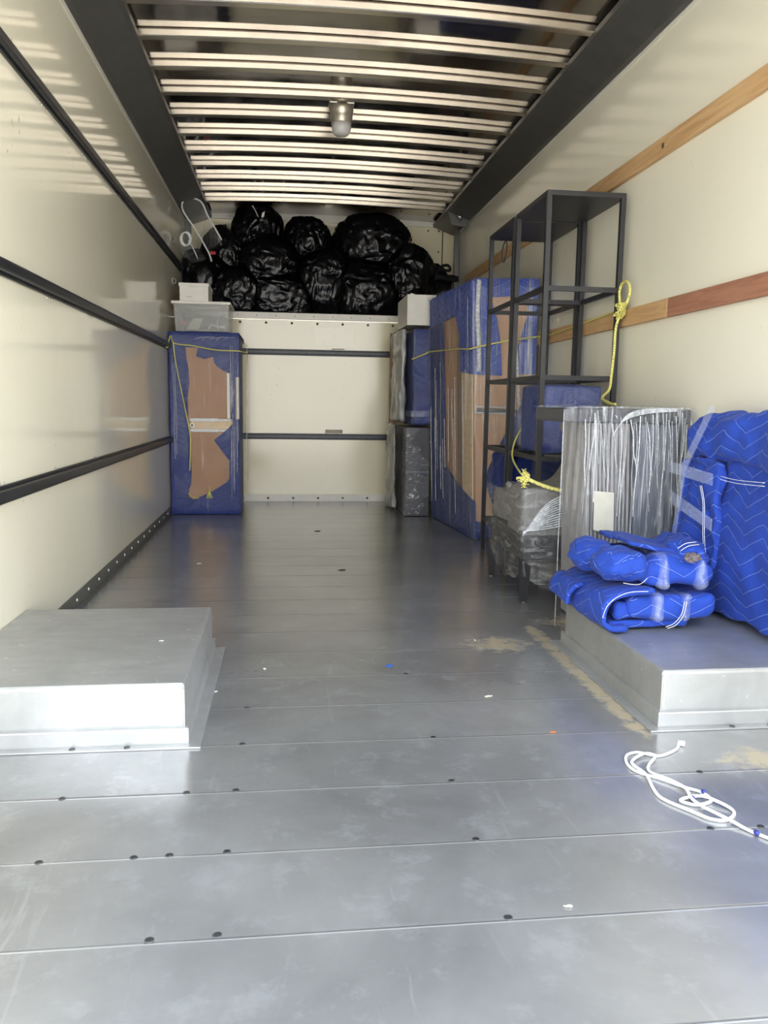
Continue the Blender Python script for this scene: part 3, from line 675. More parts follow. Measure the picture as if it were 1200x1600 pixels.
# ------------------------------------------------------------------ garment cover and coil at far left top
t = thing('garment_cover', (0.18, 6.8, 1.9), 'clear plastic garment cover with white piping, leaning at far upper left', 'garment bag')
arch = [(0.30, 6.82, 1.98), (0.24, 6.80, 2.03), (0.14, 6.78, 2.20), (0.058, 6.76, 2.32), (0.05, 6.77, 2.39), (0.09, 6.79, 2.425), (0.15, 6.80, 2.43), (0.20, 6.81, 2.40), (0.24, 6.82, 2.31), (0.30, 6.83, 2.21), (0.345, 6.83, 2.13)]
arch[0] = (0.265, 6.80, 1.955)
bm = B(); tube(bm, arch, 0.0065, 8); obj('piping', bm, M['rope_white'], t, smooth=True)
P = catmull(arch, 4); bm = B(); c = bm.verts.new((0.27, 6.86, 2.05)); vs = [bm.verts.new(p + Vector((0, 0.004, 0))) for p in P]
for a, b_ in zip(vs, vs[1:]): bm.faces.new((a, b_, c))
P2 = [(0.03, 6.76, 2.30), (0.02, 6.74, 2.15), (0.03, 6.76, 2.0), (0.12, 6.78, 1.93), (0.23, 6.80, 1.97)]
vs2 = [bm.verts.new(p) for p in P2]; k0 = vs[9]
c2 = bm.verts.new((0.12, 6.81, 2.12))
ring = [vs[4]] + [vs[8]] + [vs[12]]
for a, b_ in zip(vs2, vs2[1:]): bm.faces.new((a, b_, c2))
o = obj('clear_sheet', bm, M['film_light'], t, smooth=True, normals=False)
bm = B()
for k in range(4):
    ph = 0.5 * k; tube(bm, [(0.072 + 0.036 * math.cos(a + ph) + .004 * k, 6.70 + .006 * k, 2.10 + 0.05 * math.sin(a + ph) + .003 * k) for a in [2 * PI * j / 10 for j in range(10)]], 0.0042, 6, closed=True)
tube(bm, [(0.10, 6.70, 2.09), (0.13, 6.72, 2.04), (0.16, 6.78, 1.97)], 0.0042, 6)
tag(obj('coiled_cord', bm, M['rope_white'], smooth=True), 'loose coil of white cord hanging by the left wall above the shoe box', 'cord')
bm = B(); puff(bm, 0.24, 0.29, 6.93, 6.95, 2.03, 2.06, 0.01, (6, 4, 4), 0.004); tag(obj('red_tag', bm, M['red'], smooth=True), 'small red tag among the black bags under the clear cover', 'tag')

# ------------------------------------------------------------------ black bin bags in the cab-over
BAGS = [
    ((0.62, 7.28, 2.27), (0.22, 0.30, 0.24), 1, 'black bin bag at the very top left of the heap, touching the roof', 0.10, 'bag'),
    ((0.38, 7.33, 2.06), (0.24, 0.26, 0.28), 2, 'black bin bag sloping down beside the clear garment cover', 0.12, 'bag'),
    ((1.03, 7.27, 2.17), (0.22, 0.30, 0.25), 3, 'round black bin bag second from left along the heap top', 0.08, 'bag'),
    ((1.60, 7.28, 2.18), (0.355, 0.32, 0.29), 4, 'largest dome-shaped black bin bag at the right of the heap top', 0.04, 'bag'),
    ((0.72, 7.18, 1.98), (0.29, 0.28, 0.23), 5, 'black bin bag with shiny creases in the middle left of the heap', 0.10, 'bag'),
    ((0.80, 7.16, 1.72), (0.34, 0.24, 0.22), 6, 'low black bin bag resting on the ledge, left of centre', 0.10, 'bag'),
    ((1.17, 7.18, 1.86), (0.26, 0.25, 0.30), 7, 'black bin bag in the centre between the low left and low right ones', 0.12, 'bag'),
    ((1.54, 7.16, 1.78), (0.34, 0.24, 0.27), 8, 'low black bin bag resting on the ledge under the large dome-shaped bag', 0.10, 'bag'),
    ((1.91, 7.20, 1.90), (0.25, 0.26, 0.31), 9, 'black bin bag right of the large dome, behind the white box', 0.12, 'bag'),
    ((0.17, 7.18, 1.82), (0.25, 0.26, 0.28), 10, 'dull black bin bag in the left corner behind the white shoe box', 0.10, 'bag'),
    ((0.44, 7.12, 1.74), (0.26, 0.19, 0.22), 11, 'black bin bag behind the clear tote, low on the ledge', 0.10, 'bag'),
    ((2.12, 7.36, 1.87), (0.20, 0.20, 0.21), 12, 'black cloth bundle at the right end of the heap of bags', 0.18, 'bag_fabric')]
def bag(idx):
    loc, rad, seed, label, rough, mat = BAGS[idx]
    rad = (rad[0], min(rad[1], (loc[1] - 6.95) * 1.02), rad[2])
    planes = []
    for j, (lj, rj, *_r) in enumerate(BAGS):
        if j == idx: continue
        d = Vector(lj) - Vector(loc); dl = d.length; n_ = d / dl
        a_ = math.sqrt(sum((rad[k] * n_[k]) ** 2 for k in range(3))); b_ = math.sqrt(sum((rj[k] * n_[k]) ** 2 for k in range(3)))
        if a_ + b_ > dl * 0.9: planes.append((n_, dl * a_ / (a_ + b_) - 0.004))
    bm = B(); bmesh.ops.create_icosphere(bm, subdivisions=6, radius=1.0)
    c = Vector(loc); S = Vector((seed * 3.1, seed * 1.7, seed * 2.3))
    for v in bm.verts:
        d = v.co.copy()
        n1 = fbm(d + S, 1.3, 2)
        w1 = Vector((fbm(d + S, 1.1, 2), fbm(d * 1.3 + S, 1.7, 2), fbm(d - S, 1.2, 2))) * 0.5
        n2 = 1 - abs(noise.noise((d + w1) * 2.7 + S)) * 2.2; q3 = d + w1 * 0.8; n3 = 1 - abs(noise.noise(Vector((q3.x * 6.5, q3.y * 6.5, q3.z * 2.2)) + S)) * 2.4
        k = 0.97 + rough * n1 + 0.045 * n2 + 0.028 * n3
        p = Vector([math.copysign(abs(d[i]) ** 0.85, d[i]) for i in range(3)]) * k
        q = Vector((p.x * rad[0], p.y * rad[1], p.z * rad[2]))
        for n_, t_ in planes:
            e = q.dot(n_) - t_
            if e > 0: q -= n_ * e
            elif e > -0.03: q -= n_ * ((e + 0.03) ** 2 / 0.03 * 0.16)
        q += c
        q.z = max(q.z, ZL + 0.002); q.y = max(min(q.y, YA - 0.025), 6.935); q.x = max(0.012, min(q.x, W - 0.06)); q.z = min(q.z, 2.478)
        v.co = q
    o = obj('garbage_bag' if mat == 'bag' else 'cloth_bundle', bm, M[mat], smooth=True)
    return tag(o, label, 'garbage bag' if mat == 'bag' else 'clothes', 'black bags heaped in the cab-over' if mat == 'bag' else None)
for k in range(len(BAGS)): bag(k)
# white drawstring scraps showing in the top bag
bm = B()
bm2 = B(); sheet(bm2, [(0.655, 2.335), (0.664, 2.385), (0.686, 2.40), (0.679, 2.36)], [], 0.003, 'y', 6.985)
tube(bm2, [(0.585, 6.985, 2.44), (0.61, 6.98, 2.40), (0.64, 6.982, 2.34), (0.69, 6.985, 2.29)], 0.003, 5)
bm.free(); tag(obj('drawstring', bm2, M['white_board']), 'white drawstring and tag on the topmost black bin bag', 'drawstring')
t = thing('duffel_bag', (2.22, 7.0, 1.955), 'black flat-topped bag with curled handle at the right end of the heap', 'bag')
bm = B(); puff(bm, 2.10, 2.335, 6.95, 7.10, 1.875, 1.955, 0.03, (12, 8, 8), 0.02, 8, 4); obj('bag_body', bm, M['bag_fabric'], t, smooth=True)
bm = B(); tube(bm, [(2.13, 7.0, 1.95), (2.16, 7.0, 1.995), (2.19, 7.0, 2.02), (2.235, 7.0, 2.02), (2.25, 7.0, 1.985), (2.22, 7.0, 1.98), (2.18, 7.0, 1.985)], 0.012, 8); obj('handle', bm, M['bag_fabric'], t, smooth=True)

# ------------------------------------------------------------------ stack right of the bulkhead
t = thing('wrapped_carton', (1.84, 6.3, 0), 'dark carton in crinkled clear film on the floor, right of the bulkhead', 'carton')
bm = B(); add_box(bm, 1.752, 1.935, 6.01, 6.60, 0.003, 0.672, 0.004); obj('carton_body', bm, M['dark_board'], t)
bm = B(); add_box(bm, 1.750, 1.937, 6.006, 6.2, 0.33, 0.345, 0.002); obj('strap', bm, M['dark_mid'], t)
bm = B(); puff(bm, 1.738, 1.945, 5.995, 6.63, 0.002, 0.682, 0.02, (14, 24, 30), 0.02, 7, 5.0); obj('stretch_film', bm, film_mat('carton_film', (5, 5, 9), 0.04, 0.6, 0.54, 0.72, 4.5, 0.14), t, smooth=True)
bm = B(); puff(bm, 1.672, 1.722, 6.25, 6.69, 0.002, 0.70, 0.024, (6, 18, 26), 0.03, 6, 9.0); o = tag(obj('blanket_bundle', bm, M['grey_wrap'], smooth=True), 'loose greyish film-wrapped pad on the floor left of the dark carton', 'padding')
t = thing('blue_wrapped_bundle', (1.87, 6.3, 0.69), 'tall narrow bundle in blue blanket stacked on the dark carton', 'bundle')
bm = B(); puff(bm, 1.795, 1.945, 6.03, 6.60, 0.684, 1.405, 0.02, (10, 20, 30), 0.012, 6, 6.0); obj('moving_blanket', bm, M['blanket_shaded'], t, smooth=True)
bm = B(); puff(bm, 1.788, 1.950, 6.018, 6.61, 0.684, 1.41, 0.02, (12, 22, 34), 0.014, 6, 6.5); obj('stretch_film', bm, M['film'], t, smooth=True)
bm = B(); add_box(bm, 1.786, 1.952, 6.014, 6.3, 0.75, 0.80, 0.004); obj('tape_band', bm, M['tape'], t)
bm = B(); puff(bm, 1.705, 1.775, 6.15, 6.66, 0.704, 1.425, 0.03, (8, 20, 34), 0.022, 7, 7.5)
tag(obj('foam_wrapped_pad', bm, M['grey_wrap'], smooth=True), 'tall grey foam-wrapped pad left of the blue bundle, under the white box', 'padding')
bm = B(); add_box(bm, 1.712, 1.732, 6.705, 6.76, 0.002, 1.42, 0.002); add_box(bm, 1.745, 1.765, 6.705, 6.76, 0.002, 1.40, 0.002); add_box(bm, 1.732, 1.745, 6.715, 6.75, 0.9, 0.96); 
tag(obj('timber_frame_piece', bm, wood('brown_timber', (0.34, 0.20, 0.12), (0.22, 0.12, 0.07))), 'brown timber frame piece upright against the bulkhead under the white box', 'timber')
t = thing('white_box', (1.86, 6.35, 1.43), 'plain white open-topped box on top of the film-wrapped stack at right', 'box')
bm = B(); add_box(bm, 1.755, 1.972, 6.10, 6.62, 1.432, 1.655, 0.002); obj('carton', bm, M['white_board'], t)
bm = B(); sheet(bm, [(1.77, 1.652), (1.84, 1.652), (1.81, 1.668), (1.79, 1.672)], [], 0.003, 'y', 6.16); obj('flap', bm, M['white_board'], t)

# ------------------------------------------------------------------ big wrapped dresser at right
t = thing('wrapped_dresser', (2.2, 5.5, 0), 'tall brown dresser on end in blue blanket and clear film, behind the black shelves', 'dresser')
a, b_, c_, d_ = (2.055, 4.965), (2.375, 4.885), (2.385, 5.95), (1.972, 5.97)
def quad(s, z0, z1, lean=0.0):
    cx = sum(p[0] for p in (a, b_, c_, d_)) / 4; cy = sum(p[1] for p in (a, b_, c_, d_)) / 4
    f = lambda p, l_: ((p[0] - cx) * s + cx - l_, (p[1] - cy) * s + cy)
    return [(*f(p, 0), z0) for p in (a, b_, c_, d_)] + [(*f(p, lean if k in (0, 3) else 0), z1) for k, p in enumerate((a, b_, c_, d_))]
ZD = 1.60
bm = B(); add_hexa(bm, quad(0.985, 0.012, ZD - 0.02, 0.055)); obj('dresser_body', bm, M['cardboard_light'], t)
def face_pt(u, z, off):   # front face: u 0..1 left to right
    l = 0.055 * z / ZD; x0 = a[0] - l; y0 = a[1]; x = x0 + (b_[0] - x0) * u; y = y0 + (b_[1] - y0) * u; return Vector((x, y - off, z))
def side_pt(v, z, off):   # left face: v 0 front .. 1 back
    l = 0.055 * z / ZD; x = a[0] + (d_[0] - a[0]) * v - l - off; y = a[1] + (d_[1] - a[1]) * v; return Vector((x, y, z))
def curved(bm, fn, poly, o0, o1):
    tris = tessellate_polygon([[Vector((p[0], p[1], 0)) for p in poly]]); A_ = [bm.verts.new(fn(p[0], p[1], o0)) for p in poly]; Bq = [bm.verts.new(fn(p[0], p[1], o1)) for p in poly]
    for tt in tris: bm.faces.new([A_[i] for i in tt]); bm.faces.new([Bq[i] for i in reversed(tt)])
    for k in range(len(poly)): j = (k + 1) % len(poly); bm.faces.new((A_[k], A_[j], Bq[j], Bq[k]))
bm = B()
curved(bm, face_pt, [(0.0, 1.035), (0.44, 1.03), (0.41, 1.23), (0.34, 1.38), (0.25, 1.49), (0.25, 1.50), (0.80, 1.51), (0.86, 1.42), (0.70, 1.2), (0.66, 1.04), (1.0, 1.04), (1.0, ZD), (0.0, ZD)], 0.002, 0.018)
curved(bm, side_pt, [(-0.01, 1.035), (0.25, 1.06), (0.27, 1.30), (0.36, 1.43), (1.0, 1.40), (1.0, ZD), (-0.01, ZD)], 0.002, 0.018)
q = quad(1.01, ZD - 0.02, ZD + 0.012, 0.0); q = [(x - (0.055 if k % 4 in (0, 3) else 0), y, z) for k, (x, y, z) in enumerate(q)]; add_hexa(bm, q)
obj('top_blanket', bm, M['blanket'], t)
bm = B()
curved(bm, face_pt, [(1.0, 0.906), (0.85, 0.90), (0.5, 0.66), (0.22, 0.447), (0.18, 0.367), (0.24, 0.30), (0.5, 0.05), (1.0, 0.05)], 0.002, 0.015)
curved(bm, side_pt, [(-0.01, 0.004), (1.0, 0.004), (1.0, 1.40), (0.68, 1.42), (0.66, 0.42), (0.40, 0.33), (-0.01, 0.24)], 0.002, 0.016)
curved(bm, face_pt, [(0.0, 0.004), (1.0, 0.004), (1.0, 0.05), (0.0, 0.12)], 0.002, 0.014)
obj('lower_blanket', bm, M['blanket_shaded'], t)
bm = B(); curved(bm, side_pt, [(0.04, 0.22), (0.25, 0.28), (0.25, 1.10), (0.04, 1.05)], 0.001, 0.008); obj('pale_timber_edge', bm, M['paleboard'], t)
bm = B(); curved(bm, side_pt, [(0.27, 0.28), (0.37, 0.33), (0.37, 1.44), (0.27, 1.25)], 0.001, 0.004); obj('brown_side_panel', bm, simple('brown_side', (0.20, 0.13, 0.085), 0.5), t)
bm = B(); curved(bm, face_pt, [(0.02, 0.805), (0.75, 0.80), (0.75, 0.822), (0.02, 0.828)], 0.001, 0.006); o = obj('drawer_groove', bm, M['shelf'], t)
for z in (0.835, 0.797):
    bm = B(); curved(bm, face_pt, [(0.02, z), (0.62, z - .004), (0.62, z + .004), (0.02, z + .008)], 0.001, 0.009); obj('drawer_slide', bm, simple('grey_green_slide', (0.22, 0.24, 0.22), 0.4, 0.5), t)
bm = B(); q = quad(1.02, 0.002, ZD + 0.016, 0.0); q = [(min(x - (0.075 if k in (4, 7) else (0.02 if k in (0, 3) else 0)), 2.39), y - (0.012 if k % 4 < 2 else 0), z) for k, (x, y, z) in enumerate(q)]
add_hexa(bm, q); bmesh.ops.subdivide_edges(bm, edges=bm.edges[:], cuts=24, use_grid_fill=True)
for v in bm.verts:
    o_ = fbm(v.co, 4.0) * 0.010
    if v.co.z > 0.02 and v.co.x < 2.33: v.co.x -= abs(o_); v.co.y -= abs(o_) * .5
obj('stretch_film', bm, M['film_streak'], t, smooth=True)
rnd = random.Random(9); bm = B()
for k in range(16):
    v_ = 0.02 + 0.9 * rnd.random() ** 1.3; z0 = 0.05 + 0.9 * rnd.random(); z1 = min(z0 + 0.3 + 0.5 * rnd.random(), 1.55)
    tube(bm, [side_pt(v_ + .01 * rnd.random(), z0 + (z1 - z0) * q_ / 4, 0.036 + .002 * rnd.random()) for q_ in range(5)], 0.0010 + .0016 * rnd.random(), 5)
obj('film_pleat_glints', bm, M['film_glint'], t, smooth=True)  # vertical glints of the side film, drawn as thin whitish tubes
# gathered film rope bunched over the front corner
bm = B(); tube(bm, [(2.02, 4.93, 1.60), (2.015, 4.925, 1.40), (2.03, 4.925, 1.20), (2.035, 4.925, 1.05)], 0.016, 8); tube(bm, [(2.20, 4.895, 1.45), (2.25, 4.885, 1.2), (2.27, 4.88, 1.0), (2.28, 4.88, 0.85)], 0.012, 8)
obj('gathered_film_and_glints', bm, M['film_glint'], t, smooth=True)

# ------------------------------------------------------------------ two black shelving units
BAR = 0.022
def shelf_unit(x0, x1, y0, y1, label, front_foot=0.0, levels=(0.62, 0.99, 1.385), low=True):
    top = 1.795; t = thing('shelving_unit', ((x0 + x1) / 2, (y0 + y1) / 2, 0), label, 'shelf')
    for px, py in ((x0, y0), (x1 - BAR, y0), (x0, y1 - BAR), (x1 - BAR, y1 - BAR)):
        zb = front_foot if py == y0 else 0.001
        bm = B(); add_box(bm, px, px + BAR, py, py + BAR, zb, top - BAR); obj('post', bm, M['shelf'], t)
    lv = list(levels) + ([0.20] if low else [])
    for z in lv:
        bm = B()
        add_box(bm, x0 + BAR, x1 - BAR, y0, y0 + BAR * .9, z - BAR, z); add_box(bm, x0 + BAR, x1 - BAR, y1 - BAR * .9, y1, z - BAR, z)
        add_box(bm, x0, x0 + BAR * .9, y0 + BAR, y1 - BAR, z - BAR, z); add_box(bm, x1 - BAR * .9, x1, y0 + BAR, y1 - BAR, z - BAR, z)
        obj('level_frame', bm, M['shelf'], t)
    bm = B(); add_box(bm, x0, x1, y0, y1, top - BAR, top, 0.0015); obj('top_panel', bm, M['shelf'], t)
    return t
shelf_unit(2.003, 2.366, 3.60, 4.095, 'nearer tall black metal shelving unit, its front posts behind the wrapped armchair', 0.472, low=False)
shelf_unit(2.003, 2.366, 4.135, 4.63, 'farther tall black metal shelving unit, next to the wrapped brown dresser')
bm = B(); tube(bm, [(2.09, 4.60, 1.77), (2.075, 4.60, 1.74), (2.07, 4.60, 1.69), (2.08, 4.60, 1.65), (2.092, 4.60, 1.69), (2.095, 4.60, 1.74)], 0.0035, 6, closed=True)
tag(obj('hanging_loop', bm, M['shelf'], smooth=True), 'small dark cord loop hanging from the top of the farther shelving unit', 'cord')
# blanket-wrapped boxes standing inside the shelving
t = thing('blanket_wrapped_box', (2.19, 3.85, 0.62), 'box in blue blanket on the lower shelf of the nearer shelving unit', 'box')
bm = B(); puff(bm, 2.04, 2.335, 3.665, 4.05, 0.622, 0.955, 0.02, (14, 16, 16), 0.012, 5, 1.2); obj('moving_blanket', bm, M['blanket_shaded'], t, smooth=True)
bm = B(); add_box(bm, 2.13, 2.20, 3.655, 3.667, 0.74, 0.775, 0.002); tag(obj('tape_strip', bm, simple('tan_tape', (0.22, 0.15, 0.10), 0.4), t), 'tan tape strip')
bm = B(); puff(bm, 2.035, 2.34, 3.658, 4.06, 0.621, 0.962, 0.02, (16, 16, 16), 0.010, 6, 2.2); obj('stretch_film', bm, M['film_light'], t, smooth=True)
bm = B(); puff(bm, 2.035, 2.345, 4.17, 4.585, 0.202, 0.585, 0.03, (14, 16, 18), 0.03, 5, 8.2)
tag(obj('folded_blanket', bm, M['blanket_shaded'], smooth=True), 'folded blue blanket on the bottom shelf of the farther shelving unit', 'blanket')

# ------------------------------------------------------------------ yellow ropes at right
t = thing('yellow_rope', (2.1, 4.9, 1.2), 'long yellow rope tied from the stacked bundles across the brown dresser to the right rail', 'rope')
bm = B(); tube(bm, [(1.78, 5.995, 1.175), (1.84, 5.99, 1.20), (1.90, 5.985, 1.225), (1.895, 5.95, 1.228), (1.975, 5.3, 1.21), (1.962, 4.915, 1.185), (2.02, 4.885, 1.20), (2.18, 4.86, 1.235), (2.30, 4.76, 1.25), (2.362, 4.655, 1.255)], 0.0045, 8)
obj('taut_line', bm, M['rope'], t, smooth=True)
bm = B(); tube(bm, [(2.368, 4.62, 1.255), (2.372, 4.3, 1.265), (2.372, 3.9, 1.28), (2.370, 3.64, 1.29)], 0.0045, 8); obj('rail_line', bm, M['rope'], t, smooth=True)
def knot(bm, c, r, rr, seed, n=9):
    rnd = random.Random(seed); pts = []
    for k in range(n * 3):
        a_ = k * 2.1; pts.append((c[0] + r * 0.5 * math.sin(a_ * 1.3 + seed), c[1] + r * math.cos(a_), c[2] + r * math.sin(a_ * 0.83) * (0.8 + 0.4 * rnd.random())))
    tube(bm, pts, rr, 6)
bm = B(); knot(bm, (2.352, 4.645, 1.235), 0.035, 0.0045, 1)
for k in range(8): a_ = -0.6 + 0.5 * k; tube(bm, [(2.352, 4.645, 1.235), (2.34, 4.645 + .05 * math.cos(a_), 1.235 + .03 * math.sin(a_)), (2.335, 4.645 + .085 * math.cos(a_), 1.245 + .05 * math.sin(a_))], 0.0025, 5)
obj('knot', bm, M['rope'], t, smooth=True)
bm = B(); tube(bm, [(2.352, 4.645, 1.22), (2.345, 4.64, 1.10), (2.34, 4.60, 0.96), (2.31, 4.2, 0.83), (2.17, 4.12, 0.80), (2.07, 4.115, 0.72), (1.985, 3.95, 0.60), (1.945, 3.6, 0.52), (1.91, 3.46, 0.518)], 0.0045, 8); obj('hanging_tail', bm, M['rope'], t, smooth=True)
t = thing('yellow_rope', (1.9, 3.33, 0.5), 'thick frayed yellow rope end lying over the seat side of the wrapped armchair', 'rope')
bm = B(); tube(bm, [(1.86, 3.285, 0.552), (1.89, 3.28, 0.535), (1.95, 3.272, 0.513), (2.01, 3.268, 0.500), (2.08, 3.27, 0.502), (2.13, 3.28, 0.515), (2.18, 3.285, 0.52)], 0.008, 8); obj('rope_strand', bm, M['rope'], t, smooth=True)
bm = B(); rnd = random.Random(5)
for k in range(34):
    a_ = rnd.random() * 2 * PI; L_ = 0.03 + 0.03 * rnd.random()
    tube(bm, [(1.86, 3.29, 0.55), (1.855 - L_ * .4 * abs(math.cos(a_)), 3.288 + .01 * math.sin(a_), 0.55 + .5 * L_ * math.sin(a_)), (1.85 - L_ * math.cos(a_) * .6, 3.285, 0.548 + L_ * .7 * math.sin(a_))], 0.0018, 5)
knot(bm, (1.862, 3.288, 0.552), 0.016, 0.005, 3, 5)
obj('frayed_end', bm, M['rope'], t, smooth=True)
t = thing('yellow_rope', (2.35, 3.6, 1.2), 'yellow rope with a raised loop on the right rail, hanging to the wrapped table', 'rope')
bm = B(); tube(bm, [(2.345, 3.585, 1.24), (2.35, 3.575, 1.30), (2.35, 3.585, 1.365), (2.35, 3.555, 1.40), (2.35, 3.50, 1.395), (2.35, 3.47, 1.355), (2.348, 3.50, 1.30), (2.34, 3.575, 1.22), (2.335, 3.62 - .045, 1.10), (2.33, 3.58, 0.99), (2.32, 3.57, 0.93), (2.26, 3.50, 0.89), (2.20, 3.26, 0.865), (2.19, 3.18, 0.862)], 0.0062, 8); obj('rope_strand', bm, M['rope'], t, smooth=True)
bm = B(); knot(bm, (2.355, 3.575, 1.285), 0.032, 0.0055, 7); tube(bm, [(2.36, 3.64, 1.292), (2.35, 3.585, 1.29)], 0.005, 6); obj('knot', bm, M['rope'], t, smooth=True)

# ------------------------------------------------------------------ wrapped armchair
t = thing('wrapped_armchair', (2.1, 3.6, 0), 'taupe armchair with dark legs, wrapped in crumpled clear film, behind the right wheel box', 'armchair')
bm = B(); puff(bm, 1.872, 2.36, 3.35, 3.91, 0.30, 0.455, 0.035, (22, 22, 10), 0.008, 5, 0.4); obj('seat', bm, M['upholstery'], t, smooth=True)
bm = B(); rows = []; prof = [(1.868, 0.45), (1.872, 0.488), (1.90, 0.502), (1.98, 0.505), (2.03, 0.515), (2.07, 0.54), (2.11, 0.60), (2.15, 0.70), (2.20, 0.79), (2.27, 0.83), (2.36, 0.84)]
pp = catmull([(p[0], p[1], 0) for p in prof], 4)
for yy, dz in ((3.32, -0.02), (3.335, 0.0), (3.40, 0.012), (3.50, 0.01), (3.565, -0.004), (3.58, -0.02)):
    rows.append([bm.verts.new((p.x, yy, p.y + dz)) for p in pp] + [bm.verts.new((2.36, yy, 0.30)), bm.verts.new((1.87, yy, 0.30))])
K = len(rows[0])
for r0, r1 in zip(rows, rows[1:]):
    for k in range(K): bm.faces.new((r0[k], r0[(k + 1) % K], r1[(k + 1) % K], r1[k]))
bm.faces.new(rows[0]); bm.faces.new(rows[-1]); obj('arm_rest', bm, M['upholstery'], t, smooth=False)
bm = B(); add_box(bm, 1.878, 2.355, 3.345, 3.90, 0.185, 0.300, 0.006); obj('base_frame', bm, M['shelf'], t)
for lx, ly in ((1.875, 3.335), (1.868, 3.875), (2.30, 3.335), (2.30, 3.875)):
    bm = B(); s = 0.022; c = (lx + .012, ly + .012)
    add_hexa(bm, [(c[0] - s * .62, c[1] - s * .62, 0.004), (c[0] + s * .62, c[1] - s * .62, 0.004), (c[0] + s * .62, c[1] + s * .62, 0.004), (c[0] - s * .62, c[1] + s * .62, 0.004), (c[0] - s, c[1] - s, 0.19), (c[0] + s, c[1] - s, 0.19), (c[0] + s, c[1] + s, 0.19), (c[0] - s, c[1] + s, 0.19)])
    lg = obj('leg', bm, M['shelf'], t)
    bm = B(); lathe(bm, (c[0], c[1], 0.0005), [(0.009, 0), (0.009, 0.004)], 10); obj('glide', bm, M['rivet'], lg)
def film_skirt(bm, x0, x1, y0, y1, ztop, zbot, n=30, amp=0.012, seed=0.0, rag=0.03):
    per = []
    for k in range(n): per.append((x1 + (x0 - x1) * k / n, y0))
    for k in range(n): per.append((x0, y0 + (y1 - y0) * k / n))
    per.append((x0, y1)); rows = []
    for j in range(15):
        s = j / 14; row = []
        for x, y in per:
            zb = zbot(x, y) + rag * fbm((x * 3, y * 3, seed), 2.0, 2); z = ztop(x, y) * (1 - s) + zb * s
            o_ = amp * fbm((x, y, z * .6 + seed), 6, 3); inn = 0.03 * max(0, s - .55) * 2
            nx, ny = (-1, 0) if abs(x - x0) < 1e-6 else (0, -1)
            row.append(bm.verts.new((x + nx * o_ - nx * inn, y + ny * o_ - ny * inn, z)))
        rows.append(row)
    for r0, r1 in zip(rows, rows[1:]):
        for k in range(len(r0) - 1): bm.faces.new((r0[k], r0[k + 1], r1[k + 1], r1[k]))
bm = B()
def ct(x, y):
    if x < 2.03: return 0.50
    return min(0.83, 0.505 + (x - 2.03) * 1.9)
film_skirt(bm, 1.852, 2.36, 3.308, 3.93, lambda x, y: ct(x, y) if y < 3.5 else 0.47, lambda x, y: 0.115 - 0.06 * math.sin((x - 1.85) * 12) ** 2 if y < 3.32 else 0.14 - 0.07 * math.sin((y - 3.3) / 0.62 * PI), seed=2.0)
obj('stretch_film', bm, M['film_diag'], t, smooth=True, normals=False)
bm = B()
rnd = random.Random(11)
for k in range(13):
    f = k / 12; z0 = 0.47 - 0.19 * f; tube(bm, [(1.86, 3.300, 0.30 + 0.02 * f), (1.95, 3.296, 0.33 + 0.10 * (1 - f)), (2.06, 3.292, 0.35 + 0.14 * (1 - f)), (2.20, 3.29, 0.36 + 0.19 * (1 - f))], 0.0026 + .0014 * rnd.random(), 5)
obj('film_pleat_glints', bm, M['film_glint'], t, smooth=True)  # bright diagonal highlights of the chair film, put in as whitish tubes
bm = B(); puff(bm, 1.852, 2.02, 3.30, 3.60, 0.46, 0.512, 0.02, (14, 16, 6), 0.006, 8, 3.0, flat_bottom=False); obj('film_cap', bm, M['film_diag'], t, smooth=True)

# ------------------------------------------------------------------ wrapped table with panels
t = thing('wrapped_table', (2.12, 3.05, 0), 'dark flat-topped table packed with slatted panels in shiny clear film, against the right wall', 'table')
bm = B(); add_box(bm, 1.878, 2.372, 2.90, 3.25, 0.793, 0.845, 0.008, 3); obj('table_top', bm, M['dark_board'], t)
for k in range(11):
    x = 1.975 + 0.0155 * k; bm = B(); l_ = 0.030
    add_hexa(bm, [(x + l_, 2.915, 0.01), (x + l_ + .009, 2.915, 0.01), (x + l_ + .009, 3.2, 0.01), (x + l_, 3.2, 0.01), (x, 2.915, 0.79), (x + .009, 2.915, 0.79), (x + .009, 3.2, 0.79), (x, 3.2, 0.79)])
    obj('slat', bm, M['slat'], t)
bm = B(); add_box(bm, 2.185, 2.345, 2.935, 3.22, 0.005, 0.79, 0.006); obj('side_panel', bm, M['dark_mid'], t)
for x, y in ((2.35, 2.915), (2.35, 3.215)):
    bm = B(); add_box(bm, x - .012, x + .012, y - .012, y + .012, 0.001, 0.793); obj('leg', bm, M['shelf'], t)
bm = B(); sheet(bm, [(1.998, 0.395), (2.078, 0.375), (2.072, 0.535), (1.992, 0.542), (1.990, 0.500), (1.996, 0.498)], [], 0.0015, 'y', 2.868); lb = obj('paper_label', bm, M['paper'], t); tag(lb, 'blank cream paper label')
def wrap_wall(bm, x0, x1, y, z0, z1, nx, nz, amp, freq, seed, gather=0.0):
    rows = []
    for j in range(nz + 1):
        z = z0 + (z1 - z0) * j / nz; row = []
        for k in range(nx + 1):
            x = x0 + (x1 - x0) * k / nx
            o_ = amp * (0.6 * noise.noise(Vector((x * freq, seed, z * 1.2))) + 0.4 * noise.noise(Vector((x * freq * 2.3, seed + 4, z * 2.2))))
            row.append(bm.verts.new((x, y - amp * .5 + o_, z)))
        rows.append(row)
    for r0, r1 in zip(rows, rows[1:]):
        for k in range(nx): bm.faces.new((r0[k], r0[k + 1], r1[k + 1], r1[k]))
bm = B(); wrap_wall(bm, 1.935, 2.38, 2.885, 0.12, 0.852, 150, 26, 0.022, 42, 1.0); obj('stretch_film', bm, M['film_thick'], t, smooth=True, normals=False)
